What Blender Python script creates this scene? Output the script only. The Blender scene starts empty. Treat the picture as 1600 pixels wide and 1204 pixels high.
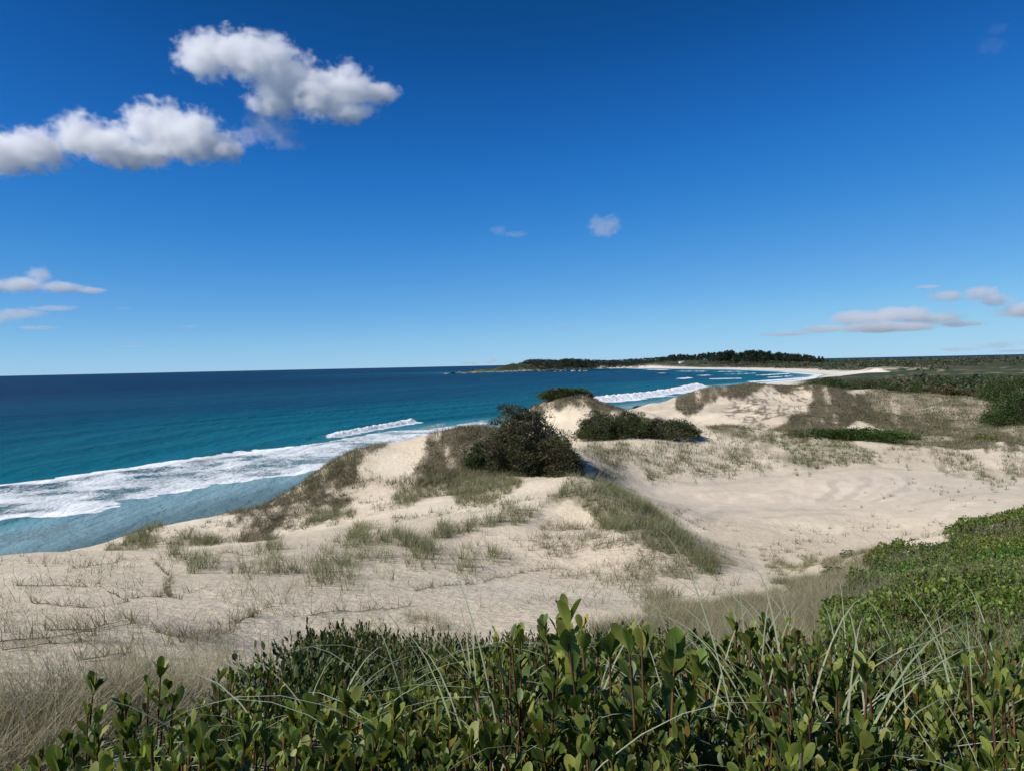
import bpy, math, random
import numpy as np
rng = np.random.default_rng(7)
random.seed(7)
sc = bpy.context.scene
C = sc.collection
rad = math.radians

# ------------------------------------------------------------------ camera
F_PX, CX, CY, EYE = 1164.0, 800.0, 602.0, np.array([0.0, 0.0, 20.0])
PITCH = math.atan(32.0 / F_PX)
ROLL = math.atan(34.0 / 1600.0)
Fw = np.array([0, math.cos(PITCH), -math.sin(PITCH)])
U0 = np.array([0, math.sin(PITCH), math.cos(PITCH)])
R0 = np.array([1.0, 0, 0])
Ri = math.cos(ROLL) * R0 - math.sin(ROLL) * U0
Ui = math.sin(ROLL) * R0 + math.cos(ROLL) * U0
cam_d = bpy.data.cameras.new('camera')
cam = bpy.data.objects.new('camera', cam_d)
C.objects.link(cam)
from mathutils import Matrix, Vector
M = Matrix(((Ri[0], Ui[0], -Fw[0], 0), (Ri[1], Ui[1], -Fw[1], 0), (Ri[2], Ui[2], -Fw[2], 20.0), (0, 0, 0, 1)))
cam.matrix_world = M
cam_d.sensor_fit = 'HORIZONTAL'
cam_d.sensor_width = 36.0
cam_d.lens = 36.0 * F_PX / 1600.0
cam_d.clip_start = 0.05
cam_d.clip_end = 200000
sc.camera = cam


def ray(px, py):
    return Fw + (px - CX) / F_PX * Ri + (CY - py) / F_PX * Ui


def at(px, py, Y):
    d = ray(px, py)
    return EYE + d * (Y / d[1])


def on_sea(px, py, z=0.0):
    d = ray(px, py)
    return EYE + d * ((z - EYE[2]) / d[2])


def proj(x, y, z):
    v = np.stack([x, y, z - 20.0], -1)
    f = v @ Fw
    f = np.where(np.abs(f) < 1e-3, 1e-3, f)
    return CX + F_PX * (v @ Ri) / f, CY - F_PX * (v @ Ui) / f, f


# ------------------------------------------------------------------ noise
def _h(ix, iy, s):
    h = (ix.astype(np.int64) * 374761393 + iy.astype(np.int64) * 668265263 + s * 1442695041) & 0xffffffff
    h = ((h ^ (h >> 13)) * 1274126177) & 0xffffffff
    return ((h ^ (h >> 16)) & 0xffff) / 65535.0


def vnoise(x, y, s=0):
    ix, iy = np.floor(x), np.floor(y)
    fx, fy = x - ix, y - iy
    fx = fx * fx * fx * (fx * (fx * 6 - 15) + 10)
    fy = fy * fy * fy * (fy * (fy * 6 - 15) + 10)
    a, b = _h(ix, iy, s), _h(ix + 1, iy, s)
    c, d = _h(ix, iy + 1, s), _h(ix + 1, iy + 1, s)
    return (a + (b - a) * fx) * (1 - fy) + (c + (d - c) * fx) * fy


def fbm(x, y, s=0, o=4, g=.5):
    t, a, n = 0, 1.0, 0
    for k in range(o):
        t = t + a * (vnoise(x * 2 ** k + 17.3 * k, y * 2 ** k - 9.1 * k, s + k) - .5)
        n += a
        a *= g
    return t / n * 2      # about -1..1


def sst(a, b, x):
    t = np.clip((x - a) / (b - a), 0, 1)
    return t * t * (3 - 2 * t)


def sdpoly(poly, x, y):
    """signed distance to a closed polygon, positive inside"""
    P = np.asarray(poly, float)
    x, y = np.asarray(x, float), np.asarray(y, float)
    d = np.full(x.shape, 1e18)
    ins = np.zeros(x.shape, bool)
    for i in range(len(P)):
        ax, ay = P[i - 1]
        bx, by = P[i]
        ex, ey = bx - ax, by - ay
        t = np.clip(((x - ax) * ex + (y - ay) * ey) / (ex * ex + ey * ey + 1e-12), 0, 1)
        d = np.minimum(d, (x - ax - t * ex) ** 2 + (y - ay - t * ey) ** 2)
        if ay != by:
            c = ((ay > y) != (by > y)) & (x < (bx - ax) * (y - ay) / (by - ay) + ax)
            ins ^= c
    d = np.sqrt(d)
    return np.where(ins, d, -d)


def dline(pts, x, y):
    """distance to an open polyline and the parameter 0..1 along it"""
    P = np.asarray(pts, float)
    L = np.r_[0, np.cumsum(np.hypot(*np.diff(P, axis=0).T))]
    d = np.full(np.shape(x), 1e18)
    s = np.zeros(np.shape(x))
    sd = np.zeros(np.shape(x))
    for i in range(len(P) - 1):
        ax, ay = P[i]
        ex, ey = P[i + 1] - P[i]
        l2 = ex * ex + ey * ey
        t = np.clip(((x - ax) * ex + (y - ay) * ey) / l2, 0, 1)
        dd = (x - ax - t * ex) ** 2 + (y - ay - t * ey) ** 2
        m = dd < d
        side = np.sign(ex * (y - ay) - ey * (x - ax))
        d = np.where(m, dd, d)
        s = np.where(m, (L[i] + t * math.sqrt(l2)) / L[-1], s)
        sd = np.where(m, side, sd)
    return np.sqrt(d), s, sd


# ------------------------------------------------------------------ shoreline and ground height
SHORE = [(-75, -60), (-62, 30), (-50, 80), (-42, 110), (-24, 150), (-8, 230), (58, 318), (100, 380), (140, 470),
         (190, 600), (290, 715), (380, 900), (452, 1225), (482, 1605), (440, 2100), (400, 2587), (222, 2587), (0, 2330),
         (-90, 2180), (-172, 2116), (-185, 2150), (-120, 2300), (100, 2900), (700, 3400), (3000, 3900), (9000, 4500)]
SHORE_POLY = [(-110, -3000)] + SHORE + [(9000, -3000)]

# what the photo shows of the dunes: (pixel x, pixel y, metres ahead)
CP = [
 # near ground, left and centre sand
 (0,880,22),(60,864,27),(200,862,27),(350,858,28),(100,940,13),(300,900,18),(-250,900,20),(-200,1000,9),(250,980,9.5),(100,1010,8),
 (0,1110,4.2),(200,1110,4.2),(500,850,26),(450,930,15),(600,842,27),(600,900,19),(700,930,16),(700,862,24),(850,930,17),(1000,930,18),
 (400,1005,10),(1050,985,12),(900,880,24),(900,820,32),(800,800,33),(800,762,43),(1130,890,23),(1060,836,28),(1000,796,33),(950,766,38),
 (905,743,42),(870,750,42),(1200,930,17),(1150,960,13),
 # spur behind the left crest
 (300,850,38),(200,852,40),(300,832,42),(330,806,48),(400,793,51),(430,792,53),(210,842,42),(260,818,45),(400,837,42),(470,768,55),(510,738,59),(545,708,62),(590,695,64),
 (560,778,50),(480,820,42),(520,810,43),(640,720,59),(620,698,63),(600,790,43),(700,800,38),(770,762,47),(850,768,40),(655,697,62),(680,692,62),(715,667,66),(745,666,66),(690,745,54),(760,740,55),
 (820,735,58),(905,717,60),(870,742,55),(900,655,95),(880,618,105),(840,630,104),(925,622,106),(940,635,106),(960,680,84),
 # flat ground to the right of the big bush, and the wind-scoured bowl
 (1000,720,68),(1000,690,80),(1050,682,85),(1150,667,98),(1150,702,80),(1200,729,72),(1200,760,64),(1200,800,53),(1350,800,52),(1350,760,62),(1000,772,58),(1050,820,44),
 (1100,850,38),(1200,850,43),(1160,880,34),(1250,885,35),(1400,840,44),(1500,760,62),(1590,745,68),(1550,800,48),(1000,748,63),(1100,800,51),
 # green slope on the right
 (1250,950,13),(1350,905,20),(1500,885,20),(1600,805,34),(1600,905,15),(1450,975,9),(1600,990,6),(1300,1010,7),(1480,846,35),(1350,862,31),(1420,850,34),(1800,800,33),(1800,900,15),
 # dunes further back
 (1110,604,150),(1150,600,152),(1200,600,155),(1250,603,153),(1290,609,148),(1080,615,148),(1150,642,128),(1200,667,112),(1100,640,128),(1220,627,138),(1290,642,120),(1320,628,126),(1300,682,98),(1350,672,102),(1400,692,90),
 (1450,618,150),(1540,636,130),(1370,625,145),(1450,662,115),(1500,692,95),(1600,700,85),(1590,650,115),(1560,722,76),(1300,716,76),(1250,680,100),(1400,655,118),(1800,700,85),(1800,650,115),(1800,750,68),
 (1030,642,170),(1060,648,130),
]
# ground the photo hides: (pixel x, metres ahead, height)
CH = [(0,.9,18.4),(400,.9,18.4),(800,.9,18.4),(1200,.9,18.4),(1600,.9,18.4),(-200,2.2,18.2),(400,2.2,18.15),(800,2.2,18.15),(1200,2.2,18.1),(1600,2.2,18.3),(1900,4,18.2),(-300,4,18.2),
 (500,4,17.8),(800,4,17.7),(1100,4,17.7),(650,7.5,16.65),(900,7.5,16.7),(500,8,16.8),(1100,8,16.6),
 (60,33,11.8),(200,33,11.8),(0,45,8),(100,55,4),(0,70,2.2),(200,60,5),(300,62,5.5),(-250,30,12),(-250,45,7),(400,66,6.5),(500,75,7),(590,80,7),(600,100,4),(700,85,9),(700,120,4.5),(800,78,10.5),(770,90,9.5),(800,100,10.5),(840,130,8),(900,130,10),(800,160,3.5),(930,170,5),
 (1000,30,13.2),(960,50,11.6),(900,50,12.0),(1080,32,11.6),(1130,28,11.9),
 (1000,110,9.5),(960,210,3),(1060,210,4.5),(1150,190,8),(1250,200,8.5),(1350,180,9.5),(1450,200,8),(1550,180,7.5),(1700,200,7),(1900,200,7),(1500,100,8.7),(1700,60,9.5),(1900,45,11),(1360,135,10.5),
 (800,230,2),(1000,260,3),(1200,260,6),(1400,260,6.5),(1600,260,6.5),(1900,260,6)]
_pts, _val = [], []
for px, py, Y in CP:
    p = at(px, py, Y)
    _pts.append((math.atan2(p[0], p[1]), math.log(math.hypot(p[0], p[1]))))
    _val.append(p[2])
for px, Y, z in CH:
    p = at(px, 560, Y)
    _pts.append((math.atan2(p[0], p[1]), math.log(math.hypot(p[0], p[1]))))
    _val.append(z)
_pts, _val = np.array(_pts), np.array(_val)


def _k(r2):
    return .5 * r2 * np.log(r2 + 1e-12)


_n = len(_pts)
_D = ((_pts[:, None] - _pts[None]) ** 2).sum(-1)
_A = np.zeros((_n + 3, _n + 3))
_A[:_n, :_n] = _k(_D) + np.eye(_n) * 2e-4
_A[:_n, _n] = 1
_A[:_n, _n + 1:] = _pts
_A[_n, :_n] = 1
_A[_n + 1:, :_n] = _pts.T
_W = np.linalg.solve(_A, np.r_[_val, 0, 0, 0])


def tps(a, l):
    out = np.empty(a.size)
    a, l = a.ravel(), l.ravel()
    for i in range(0, a.size, 20000):
        s = slice(i, i + 20000)
        r2 = (a[s, None] - _pts[None, :, 0]) ** 2 + (l[s, None] - _pts[None, :, 1]) ** 2
        out[s] = _k(r2) @ _W[:_n] + _W[_n] + a[s] * _W[_n + 1] + l[s] * _W[_n + 2]
    return out


def far_height(x, y, d):
    r = np.hypot(x, y)
    n = fbm(x / 90, y / 90, 11, 4)
    n2 = fbm(x / 25, y / 25, 12, 3)
    z = 1.6 * sst(-2, 30, d) + (4.2 + 2.6 * n + .8 * n2) * sst(22, 70, d)
    z = z + (1.5 + 4 * sst(1000, 500, x)) * sst(1100, 2300, y) * sst(60, 500, d) * (1 + .35 * n)
    # headland rise
    for gx, gy, sx, sy, hh in ((150, 2700, 260, 260, 9), (560, 2450, 330, 260, 11), (-20, 2480, 120, 130, 5), (0, 2420, 110, 120, 12), (-85, 2235, 55, 60, 8), (680, 2250, 180, 240, 6)):
        z = z + hh * np.exp(-((x - gx) / sx) ** 2 - ((y - gy) / sy) ** 2) * sst(6, 70, d)
    # flat sand spit and the lagoon behind it
    z = z + 4 * np.clip(1 - np.hypot((x - 405) / 45, (y - 800) / 90), 0, 1) ** .5 * (1 + .6 * n2)
    spit = sst(1.0, .55, np.hypot((x - 332) / 52, (y - 790) / 95))
    z = z * (1 - spit) + 1.7 * spit
    lag = sst(1.0, .8, np.hypot((x - 760) / 190, (y - 960) / 62))
    z = z * (1 - lag) - 1.2 * lag
    z = np.where(d < 0, np.maximum(-6, d * .045), z)
    return z


def height(a, l):
    """ground height at azimuth a, ln(distance) l"""
    sh = a.shape
    r = np.exp(l)
    x, y = r * np.sin(a), r * np.cos(a)
    d = sdpoly(SHORE_POLY, x, y)
    far = far_height(x, y, d)
    ac = np.clip(a, rad(-52), rad(52))
    need = (r < 330)
    zn = np.zeros(sh)
    zn[need] = tps(ac[need], np.clip(l[need], math.log(.9), 9))
    side = sst(rad(52), rad(120), np.abs(a))
    back = 18.5 + .4 * fbm(x / 8, y / 8, 3) - .08 * np.maximum(0, -y) ** .8
    zn = zn * (1 - side) + np.where(r < 40, back, np.maximum(7, back - (r - 40) * .12)) * side
    # small relief of the sand
    amp = np.clip(r / 40, .05, 1) * sst(1, 6, r)
    zn = zn + amp * (.22 * fbm(x / 5, y / 5, 21, 4) + .10 * fbm(x / 1.3, y / 1.3, 25, 3)) * .6
    zn = zn + sst(76, 100, r) * sst(215, 180, r) * (1.15 * fbm(x / 13, y / 13, 27, 3) + .35 * fbm(x / 4, y / 4, 28, 3))
    cap = np.where(d < 0, d * .045, .05 * np.clip(d, 0, 22) + np.clip(d - 22, 0, 1e9) * .95 + .35 * fbm(x / 3, y / 3, 31) * sst(20, 30, d))
    zn = np.minimum(zn, cap)
    zn = np.maximum(zn, -6)
    w = sst(190, 260, r)
    return zn * (1 - w) + far * w, d


# regular grid in azimuth and ln r that everything stands on
A_LO, A_HI, DA = rad(-50), rad(50), rad(.085)
L_LO, L_HI, DL = math.log(.5), math.log(7000), .0075
ga = np.arange(A_LO, A_HI, DA)
gl = np.arange(L_LO, L_HI, DL)
GA, GL = np.meshgrid(ga, gl, indexing='ij')
GZ, GD = height(GA, GL)
GX, GY = np.exp(GL) * np.sin(GA), np.exp(GL) * np.cos(GA)


def ground(x, y):
    a, l = np.arctan2(x, y), np.log(np.maximum(np.hypot(x, y), .51))
    fa = np.clip((a - A_LO) / DA, 0, len(ga) - 1.001)
    fl = np.clip((l - L_LO) / DL, 0, len(gl) - 1.001)
    i, j = fa.astype(int), fl.astype(int)
    u, v = fa - i, fl - j
    return (GZ[i, j] * (1 - u) * (1 - v) + GZ[i + 1, j] * u * (1 - v) + GZ[i, j + 1] * (1 - u) * v + GZ[i + 1, j + 1] * u * v)


def g1(x, y):
    return float(ground(np.array([x]), np.array([y]))[0])


def visible_hit(px, py, lo=1.0, hi=6000):
    """where the line of sight through a photo point meets the ground"""
    d = ray(px, py)
    Ys = np.exp(np.linspace(math.log(lo), math.log(hi), 4000))
    P = EYE[None] + d[None] * (Ys / d[1])[:, None]
    g = np.maximum(ground(P[:, 0], P[:, 1]), 0)
    k = np.argmax(P[:, 2] < g)
    return P[k]


# ------------------------------------------------------------------ mesh + material helpers
def new_mesh(name, V, Fc, mat=None, smooth=False, col=None, attrs=None, sides=4):
    V = np.ascontiguousarray(V, dtype=np.float32)
    Fc = np.ascontiguousarray(Fc, dtype=np.int32)
    me = bpy.data.meshes.new(name)
    nf, k = Fc.shape
    me.vertices.add(len(V))
    me.vertices.foreach_set('co', V.ravel())
    me.loops.add(nf * k)
    me.loops.foreach_set('vertex_index', Fc.ravel())
    me.polygons.add(nf)
    me.polygons.foreach_set('loop_start', np.arange(0, nf * k, k, dtype=np.int32))
    me.update(calc_edges=True)
    if smooth:
        me.polygons.foreach_set('use_smooth', np.ones(nf, bool))
    if col is not None:
        at_ = me.color_attributes.new('Col', 'FLOAT_COLOR', 'POINT')
        c4 = np.ones((len(V), 4), np.float32)
        c4[:, :3] = col
        at_.data.foreach_set('color', c4.ravel())
    for nme, arr in (attrs or {}).items():
        at_ = me.attributes.new(nme, 'FLOAT', 'POINT')
        at_.data.foreach_set('value', np.ascontiguousarray(arr, dtype=np.float32).ravel())
    if mat:
        me.materials.append(mat)
    return me


def link(name, me, parent=None, loc=None, **props):
    o = bpy.data.objects.new(name, me)
    C.objects.link(o)
    if parent:
        o.parent = parent
    if loc is not None:
        o.location = [float(v) for v in loc]
    for k, v in props.items():
        o[k] = v
    return o


class NT:
    def __init__(s, name):
        s.m = bpy.data.materials.new(name)
        s.m.use_nodes = True
        s.t = s.m.node_tree
        s.t.nodes.clear()
        s.out = s.t.nodes.new('ShaderNodeOutputMaterial')

    def n(s, typ, **kw):
        nd = s.t.nodes.new('ShaderNode' + typ)
        for k, v in kw.items():
            if k.startswith('i_'):
                key = k[2:].replace('_', ' ')
                key = int(key) if key.isdigit() else key
                if hasattr(v, 'bl_idname') or isinstance(v, bpy.types.NodeSocket):
                    s.t.links.new(v, nd.inputs[key])
                else:
                    nd.inputs[key].default_value = v
            else:
                setattr(nd, k, v)
        return nd

    def l(s, a, b):
        s.t.links.new(a, b)

    def attr(s, name):
        return s.n('Attribute', attribute_name=name)

    def math(s, op, a, b=None, c=None, clamp=False):
        nd = s.t.nodes.new('ShaderNodeMath')
        nd.operation = op
        nd.use_clamp = clamp
        for i, v in enumerate((a, b, c)):
            if v is None:
                continue
            if isinstance(v, (int, float)):
                nd.inputs[i].default_value = v
            else:
                s.l(v, nd.inputs[i])
        return nd.outputs[0]

    def mix(s, f, a, b, blend='MIX'):
        nd = s.t.nodes.new('ShaderNodeMix')
        nd.data_type = 'RGBA'
        nd.blend_type = blend
        for k, v in ((0, f), (6, a), (7, b)):
            if isinstance(v, (int, float)):
                nd.inputs[k].default_value = v
            elif isinstance(v, tuple):
                nd.inputs[k].default_value = (*v, 1)
            else:
                s.l(v, nd.inputs[k])
        return nd.outputs[2]

    def ramp(s, f, lo, hi, a=0.0, b=1.0):
        nd = s.t.nodes.new('ShaderNodeMapRange')
        nd.interpolation_type = 'SMOOTHSTEP'
        s.l(f, nd.inputs[0])
        nd.inputs[1].default_value, nd.inputs[2].default_value = lo, hi
        nd.inputs[3].default_value, nd.inputs[4].default_value = a, b
        return nd.outputs[0]

    def noise(s, scale, detail=4, rough=.55, vec=None, dist=0.0):
        nd = s.t.nodes.new('ShaderNodeTexNoise')
        nd.inputs['Scale'].default_value = scale
        nd.inputs['Detail'].default_value = detail
        nd.inputs['Roughness'].default_value = rough
        nd.inputs['Distortion'].default_value = dist
        if vec is not None:
            s.l(vec, nd.inputs['Vector'])
        return nd.outputs[0]

    def pos(s, scale=(1, 1, 1), rot=(0, 0, 0)):
        g = s.t.nodes.new('ShaderNodeNewGeometry')
        mp = s.t.nodes.new('ShaderNodeMapping')
        s.l(g.outputs['Position'], mp.inputs[0])
        mp.inputs['Scale'].default_value = scale
        mp.inputs['Rotation'].default_value = rot
        return mp.outputs[0]


def leaf_material(name, rough=.5, spec=.4, trans=.25, var=.25, vscale=1.5, tint=(1.15, 1.2, .6)):
    """foliage whose colour is the leaf's own, with a little light passing through"""
    t = NT(name)
    a = t.attr('Col')
    nz = t.noise(vscale, 2, vec=t.pos())
    f = t.ramp(nz, .3, .7, 1 - var, 1 + var)
    c = t.n('VectorMath', operation='SCALE')
    t.l(a.outputs['Color'], c.inputs[0])
    t.l(f, c.inputs['Scale'])
    p = t.n('BsdfPrincipled')
    t.l(c.outputs[0], p.inputs['Base Color'])
    p.inputs['Roughness'].default_value = rough
    p.inputs['Specular IOR Level'].default_value = spec
    tr = t.n('BsdfTranslucent')
    c2 = t.n('VectorMath', operation='MULTIPLY')
    t.l(c.outputs[0], c2.inputs[0])
    c2.inputs[1].default_value = tint
    t.l(c2.outputs[0], tr.inputs[0])
    mx = t.n('MixShader')
    mx.inputs[0].default_value = trans
    t.l(p.outputs[0], mx.inputs[1])
    t.l(tr.outputs[0], mx.inputs[2])
    t.l(mx.outputs[0], t.out.inputs[0])
    return t.m


# ------------------------------------------------------------------ sun and sky
SUN_EL, SUN_AZ = rad(41), rad(-116)     # azimuth from straight ahead (+Y), towards the right positive
sd = Vector((math.sin(SUN_AZ) * math.cos(SUN_EL), math.cos(SUN_AZ) * math.cos(SUN_EL), math.sin(SUN_EL)))
ld = bpy.data.lights.new('sun', 'SUN')
ld.energy, ld.angle, ld.color = 5.0, rad(.53), (1.0, .955, .88)
lo = bpy.data.objects.new('sun', ld)
C.objects.link(lo)
lo.rotation_euler = sd.to_track_quat('Z', 'Y').to_euler()
lo.location = (-60, 0, 120)
w = bpy.data.worlds.new('World')
sc.world = w
w.use_nodes = True
wt = w.node_tree
wt.nodes.clear()
sky = wt.nodes.new('ShaderNodeTexSky')
sky.sky_type = 'NISHITA'
sky.sun_disc = False
sky.sun_elevation = SUN_EL
sky.sun_rotation = SUN_AZ
sky.altitude = 0
sky.air_density, sky.dust_density, sky.ozone_density = .5, .0, 4.0
# grade the sky's colour, channel by channel, to the deep clear blue of the day
k1 = wt.nodes.new('ShaderNodeVectorMath')
k1.operation = 'SCALE'
k1.inputs['Scale'].default_value = .1
wt.links.new(sky.outputs[0], k1.inputs[0])
sp = wt.nodes.new('ShaderNodeSeparateXYZ')
cb = wt.nodes.new('ShaderNodeCombineXYZ')
wt.links.new(k1.outputs[0], sp.inputs[0])
CURVES = ([(0, 0), (.05, .004), (.069, .010), (.104, .030), (.214, .13), (.435, .30), (1, .46)],
          [(0, 0), (.095, .062), (.13, .112), (.191, .20), (.372, .385), (.628, .57), (1, .66)],
          [(0, 0), (.21, .24), (.274, .40), (.383, .585), (.624, .755), (.784, .82), (1, .85)])
for ch, pts in enumerate(CURVES):
    fc = wt.nodes.new('ShaderNodeFloatCurve')
    cv = fc.mapping.curves[0]
    cv.points[0].location, cv.points[1].location = pts[0], pts[-1]
    for q in pts[1:-1]:
        cv.points.new(*q)
    fc.mapping.update()
    a2 = wt.nodes.new('ShaderNodeMath')
    a2.operation = 'MULTIPLY'
    a2.inputs[1].default_value = 10
    wt.links.new(sp.outputs[ch], fc.inputs['Value'])
    wt.links.new(fc.outputs[0], a2.inputs[0])
    wt.links.new(a2.outputs[0], cb.inputs[ch])
bg = wt.nodes.new('ShaderNodeBackground')
bg.inputs[1].default_value = .1
wo = wt.nodes.new('ShaderNodeOutputWorld')
wt.links.new(cb.outputs[0], bg.inputs[0])
wt.links.new(bg.outputs[0], wo.inputs[0])
sc.view_settings.view_transform = 'Standard'
sc.view_settings.look = 'None'
sc.view_settings.exposure = 0
sc.view_settings.gamma = 1
sc.render.engine = 'CYCLES'
sc.cycles.use_denoising = True
sc.cycles.max_bounces = 24
sc.cycles.diffuse_bounces = 3
sc.cycles.glossy_bounces = 2
sc.cycles.transmission_bounces = 4
sc.cycles.transparent_max_bounces = 8
sc.cycles.volume_bounces = 24
sc.cycles.use_adaptive_sampling = True
# ------------------------------------------------------------------ where plants grow (patches measured on the photo, laid on the ground they cover)
def patch(poly, x, y, px, py, ymin, ymax, soft=10.0, rag=14.0, Y=None, seed=0):
    n = fbm(x / (Y * .045 + .3), y / (Y * .045 + .3), 60 + seed, 4)
    n2 = fbm(x / (Y * .012 + .1), y / (Y * .012 + .1), 68 + seed, 3)
    d = sdpoly(poly, px, py) + 1.9 * rag * n + .9 * rag * n2
    return sst(-soft, soft, d) * sst(ymin * .93, ymin * 1.0, Y) * sst(ymax * 1.1, ymax, Y)


# (kind, density, soft px, ragged px, nearest, farthest, polygon)
PATCHES = [
 # green dune grass
 ('green',.74,8,10,20,48,[(845,775),(880,745),(910,738),(950,750),(985,775),(1020,800),(1060,835),(1100,862),(1140,892),(1120,905),(1070,885),(1020,860),(985,835),(950,815),(920,795),(880,795),(820,810),(700,838),(690,825),(800,798)]),
 ('green',.7,8,10,20,34,[(520,852),(560,832),(620,828),(650,842),(720,822),(800,800),(850,795),(840,810),(760,828),(700,838),(650,865),(590,862),(530,862)]),
 ('green',.8,8,10,40,60,[(700,760),(740,735),(800,735),(810,755),(780,775),(760,800),(740,780),(715,785)]),
 ('green',.75,8,10,36,56,[(600,770),(660,745),(730,738),(720,765),(640,795),(600,790)]),
 ('green',.7,8,8,40,58,[(480,800),(520,795),(545,800),(525,825),(490,828),(470,815)]),
 ('green',.75,8,8,38,50,[(165,862),(210,838),(255,815),(250,830),(235,862)]),
 ('green',.7,8,8,38,46,[(250,862),(290,842),(345,838),(340,848),(300,862)]),
 ('green',.35,14,22,10,28,[(280,870),(520,855),(650,850),(700,870),(800,860),(800,880),(640,900),(480,905),(300,890)]),
 ('green',.25,10,12,10,24,[(400,930),(480,925),(470,985),(420,985)]),
 ('green',.45,12,14,60,110,[(930,745),(1000,738),(1120,725),(1240,718),(1420,700),(1600,745),(1600,775),(1500,735),(1400,728),(1200,735),(1050,745),(940,755)]),
 ('green',.8,12,12,70,110,[(1150,680),(1240,672),(1400,712),(1430,722),(1300,725),(1200,730),(1220,705)]),
 # mixed grass further back
 ('mixed',.38,14,26,56,110,[(890,700),(940,680),(1100,690),(1220,690),(1220,725),(1100,735),(950,745),(900,735)]),
 ('mixed',.8,10,12,90,112,[(1100,668),(1160,660),(1190,680),(1240,700),(1150,695),(1090,688)]),
 ('mixed',.9,10,16,86,190,[(1370,600),(1450,585),(1540,590),(1620,610),(1700,640),(1700,800),(1600,765),(1540,730),(1420,712),(1400,695),(1330,640)]),
 ('mixed',.55,12,24,70,100,[(1390,690),(1500,690),(1700,740),(1700,790),(1580,745),(1440,728),(1390,715)]),
 # dry brown creeping grass
 ('brown',.93,9,14,50,72,[(618,755),(640,732),(662,712),(690,682),(712,664),(745,655),(790,662),(800,735),(740,745),(690,748)]),
 ('brown',.68,9,18,36,60,[(395,840),(385,805),(440,768),(478,738),(512,722),(560,745),(540,790),(490,815),(440,838)]),
 ('mixed',.8,6,9,46,68,[(440,785),(505,705),(555,680),(612,672),(606,702),(545,742),(500,770)]),
 ('mixed',.7,6,8,48,68,[(535,745),(570,735),(590,745),(570,770),(545,765)]),
 ('mixed',.55,10,18,44,62,[(600,745),(680,742),(740,745),(700,772),(620,772)]),
 ('brown',.9,6,6,36,58,[(340,800),(420,785),(435,796),(370,802)]),
 ('brown',.9,8,16,60,72,[(560,745),(640,715),(640,745),(600,760)]),
 ('brown',.93,6,12,120,190,[(1045,640),(1065,602),(1120,580),(1200,580),(1290,585),(1340,600),(1300,625),(1220,608),(1150,612),(1110,630),(1085,648)]),
 ('brown',.97,7,10,90,150,[(1212,672),(1245,635),(1290,612),(1340,615),(1390,650),(1380,668),(1330,655),(1300,685),(1262,685)]),
 ('brown',.5,10,16,100,150,[(1150,660),(1180,650),(1230,628),(1260,640),(1215,675)]),
 ('brown',.5,8,14,96,116,[(1262,685),(1300,660),(1340,668),(1330,685)]),
 ('green',.7,10,14,100,160,[(1380,625),(1440,612),(1490,625),(1440,640)]),
 ('brown',.8,10,18,95,140,[(1390,650),(1450,645),(1500,655),(1480,680),(1400,685)]),
 ('brown',.85,10,18,80,110,[(1500,690),(1560,680),(1620,700),(1620,745),(1560,725)]),
 ('brown',.55,8,16,110,150,[(1340,655),(1420,640),(1500,640),(1490,680),(1400,695),(1350,680)]),
 ('brown',.92,8,9,80,116,[(795,665),(825,618),(880,598),(945,606),(970,645),(925,645),(900,640),(862,650),(840,665)]),
 # near dry grass, and grey grass by the thicket
 ('dry',.8,25,30,2.6,14,[(-300,1100),(0,1065),(150,1085),(330,1075),(410,1060),(480,1010),(560,990),(620,985),(700,975),(700,1120),(300,1204),(-300,1300)]),
 ('dry',.2,30,40,5,22,[(-200,960),(200,950),(380,960),(560,930),(640,940),(640,990),(400,1080),(-200,1080)]),
 ('dry',.72,14,18,6,22,[(930,985),(1000,960),(1090,945),(1180,930),(1250,900),(1300,880),(1350,870),(1390,880),(1340,960),(1290,1010),(1100,1060),(950,1010)]),
 ('dry',.55,10,14,14,36,[(1290,850),(1360,845),(1395,860),(1360,920),(1300,900),(1280,870)]),
 ('dry',.45,10,16,22,40,[(1190,860),(1250,845),(1290,860),(1270,900),(1210,885)]),
]
# sparse sprouts, one every so often
SPROUTS = [
 (.55,8,34,[(-300,866),(60,862),(400,860),(520,850),(640,845),(800,830),(880,800),(960,810),(1060,880),(1150,910),(1160,960),(1000,990),(640,985),(560,960),(300,1040),(-300,1060)]),
 (.8,16,32,[(820,830),(930,800),(1000,840),(1090,890),(1150,940),(1050,960),(960,900),(870,900)]),
 (.3,32,60,[(980,800),(1060,800),(1200,840),(1330,830),(1320,880),(1180,900),(1100,860),(1020,830)]),
 (.5,36,60,[(480,830),(560,790),(700,770),(820,770),(850,790),(700,830),(540,840)]),
 (.35,38,60,[(240,850),(330,810),(430,800),(400,840),(300,855)]),
 (.05,40,66,[(1380,740),(1560,760),(1560,820),(1440,840),(1300,840)]),
]
GREEN_COVER = [(1335,925),(1378,872),(1480,846),(1560,812),(1600,792),(2200,700),(2200,1300),(1300,1200),(1290,1010),(1330,960)]


BARE1 = [(1318,668),(1345,657),(1375,668),(1404,688),(1385,696),(1325,688)]
BARE2 = [(1132,655),(1160,622),(1205,608),(1268,612),(1262,640),(1215,670),(1165,668)]
BARE3 = [(588,742),(600,712),(640,700),(668,702),(640,730),(612,748)]


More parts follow.
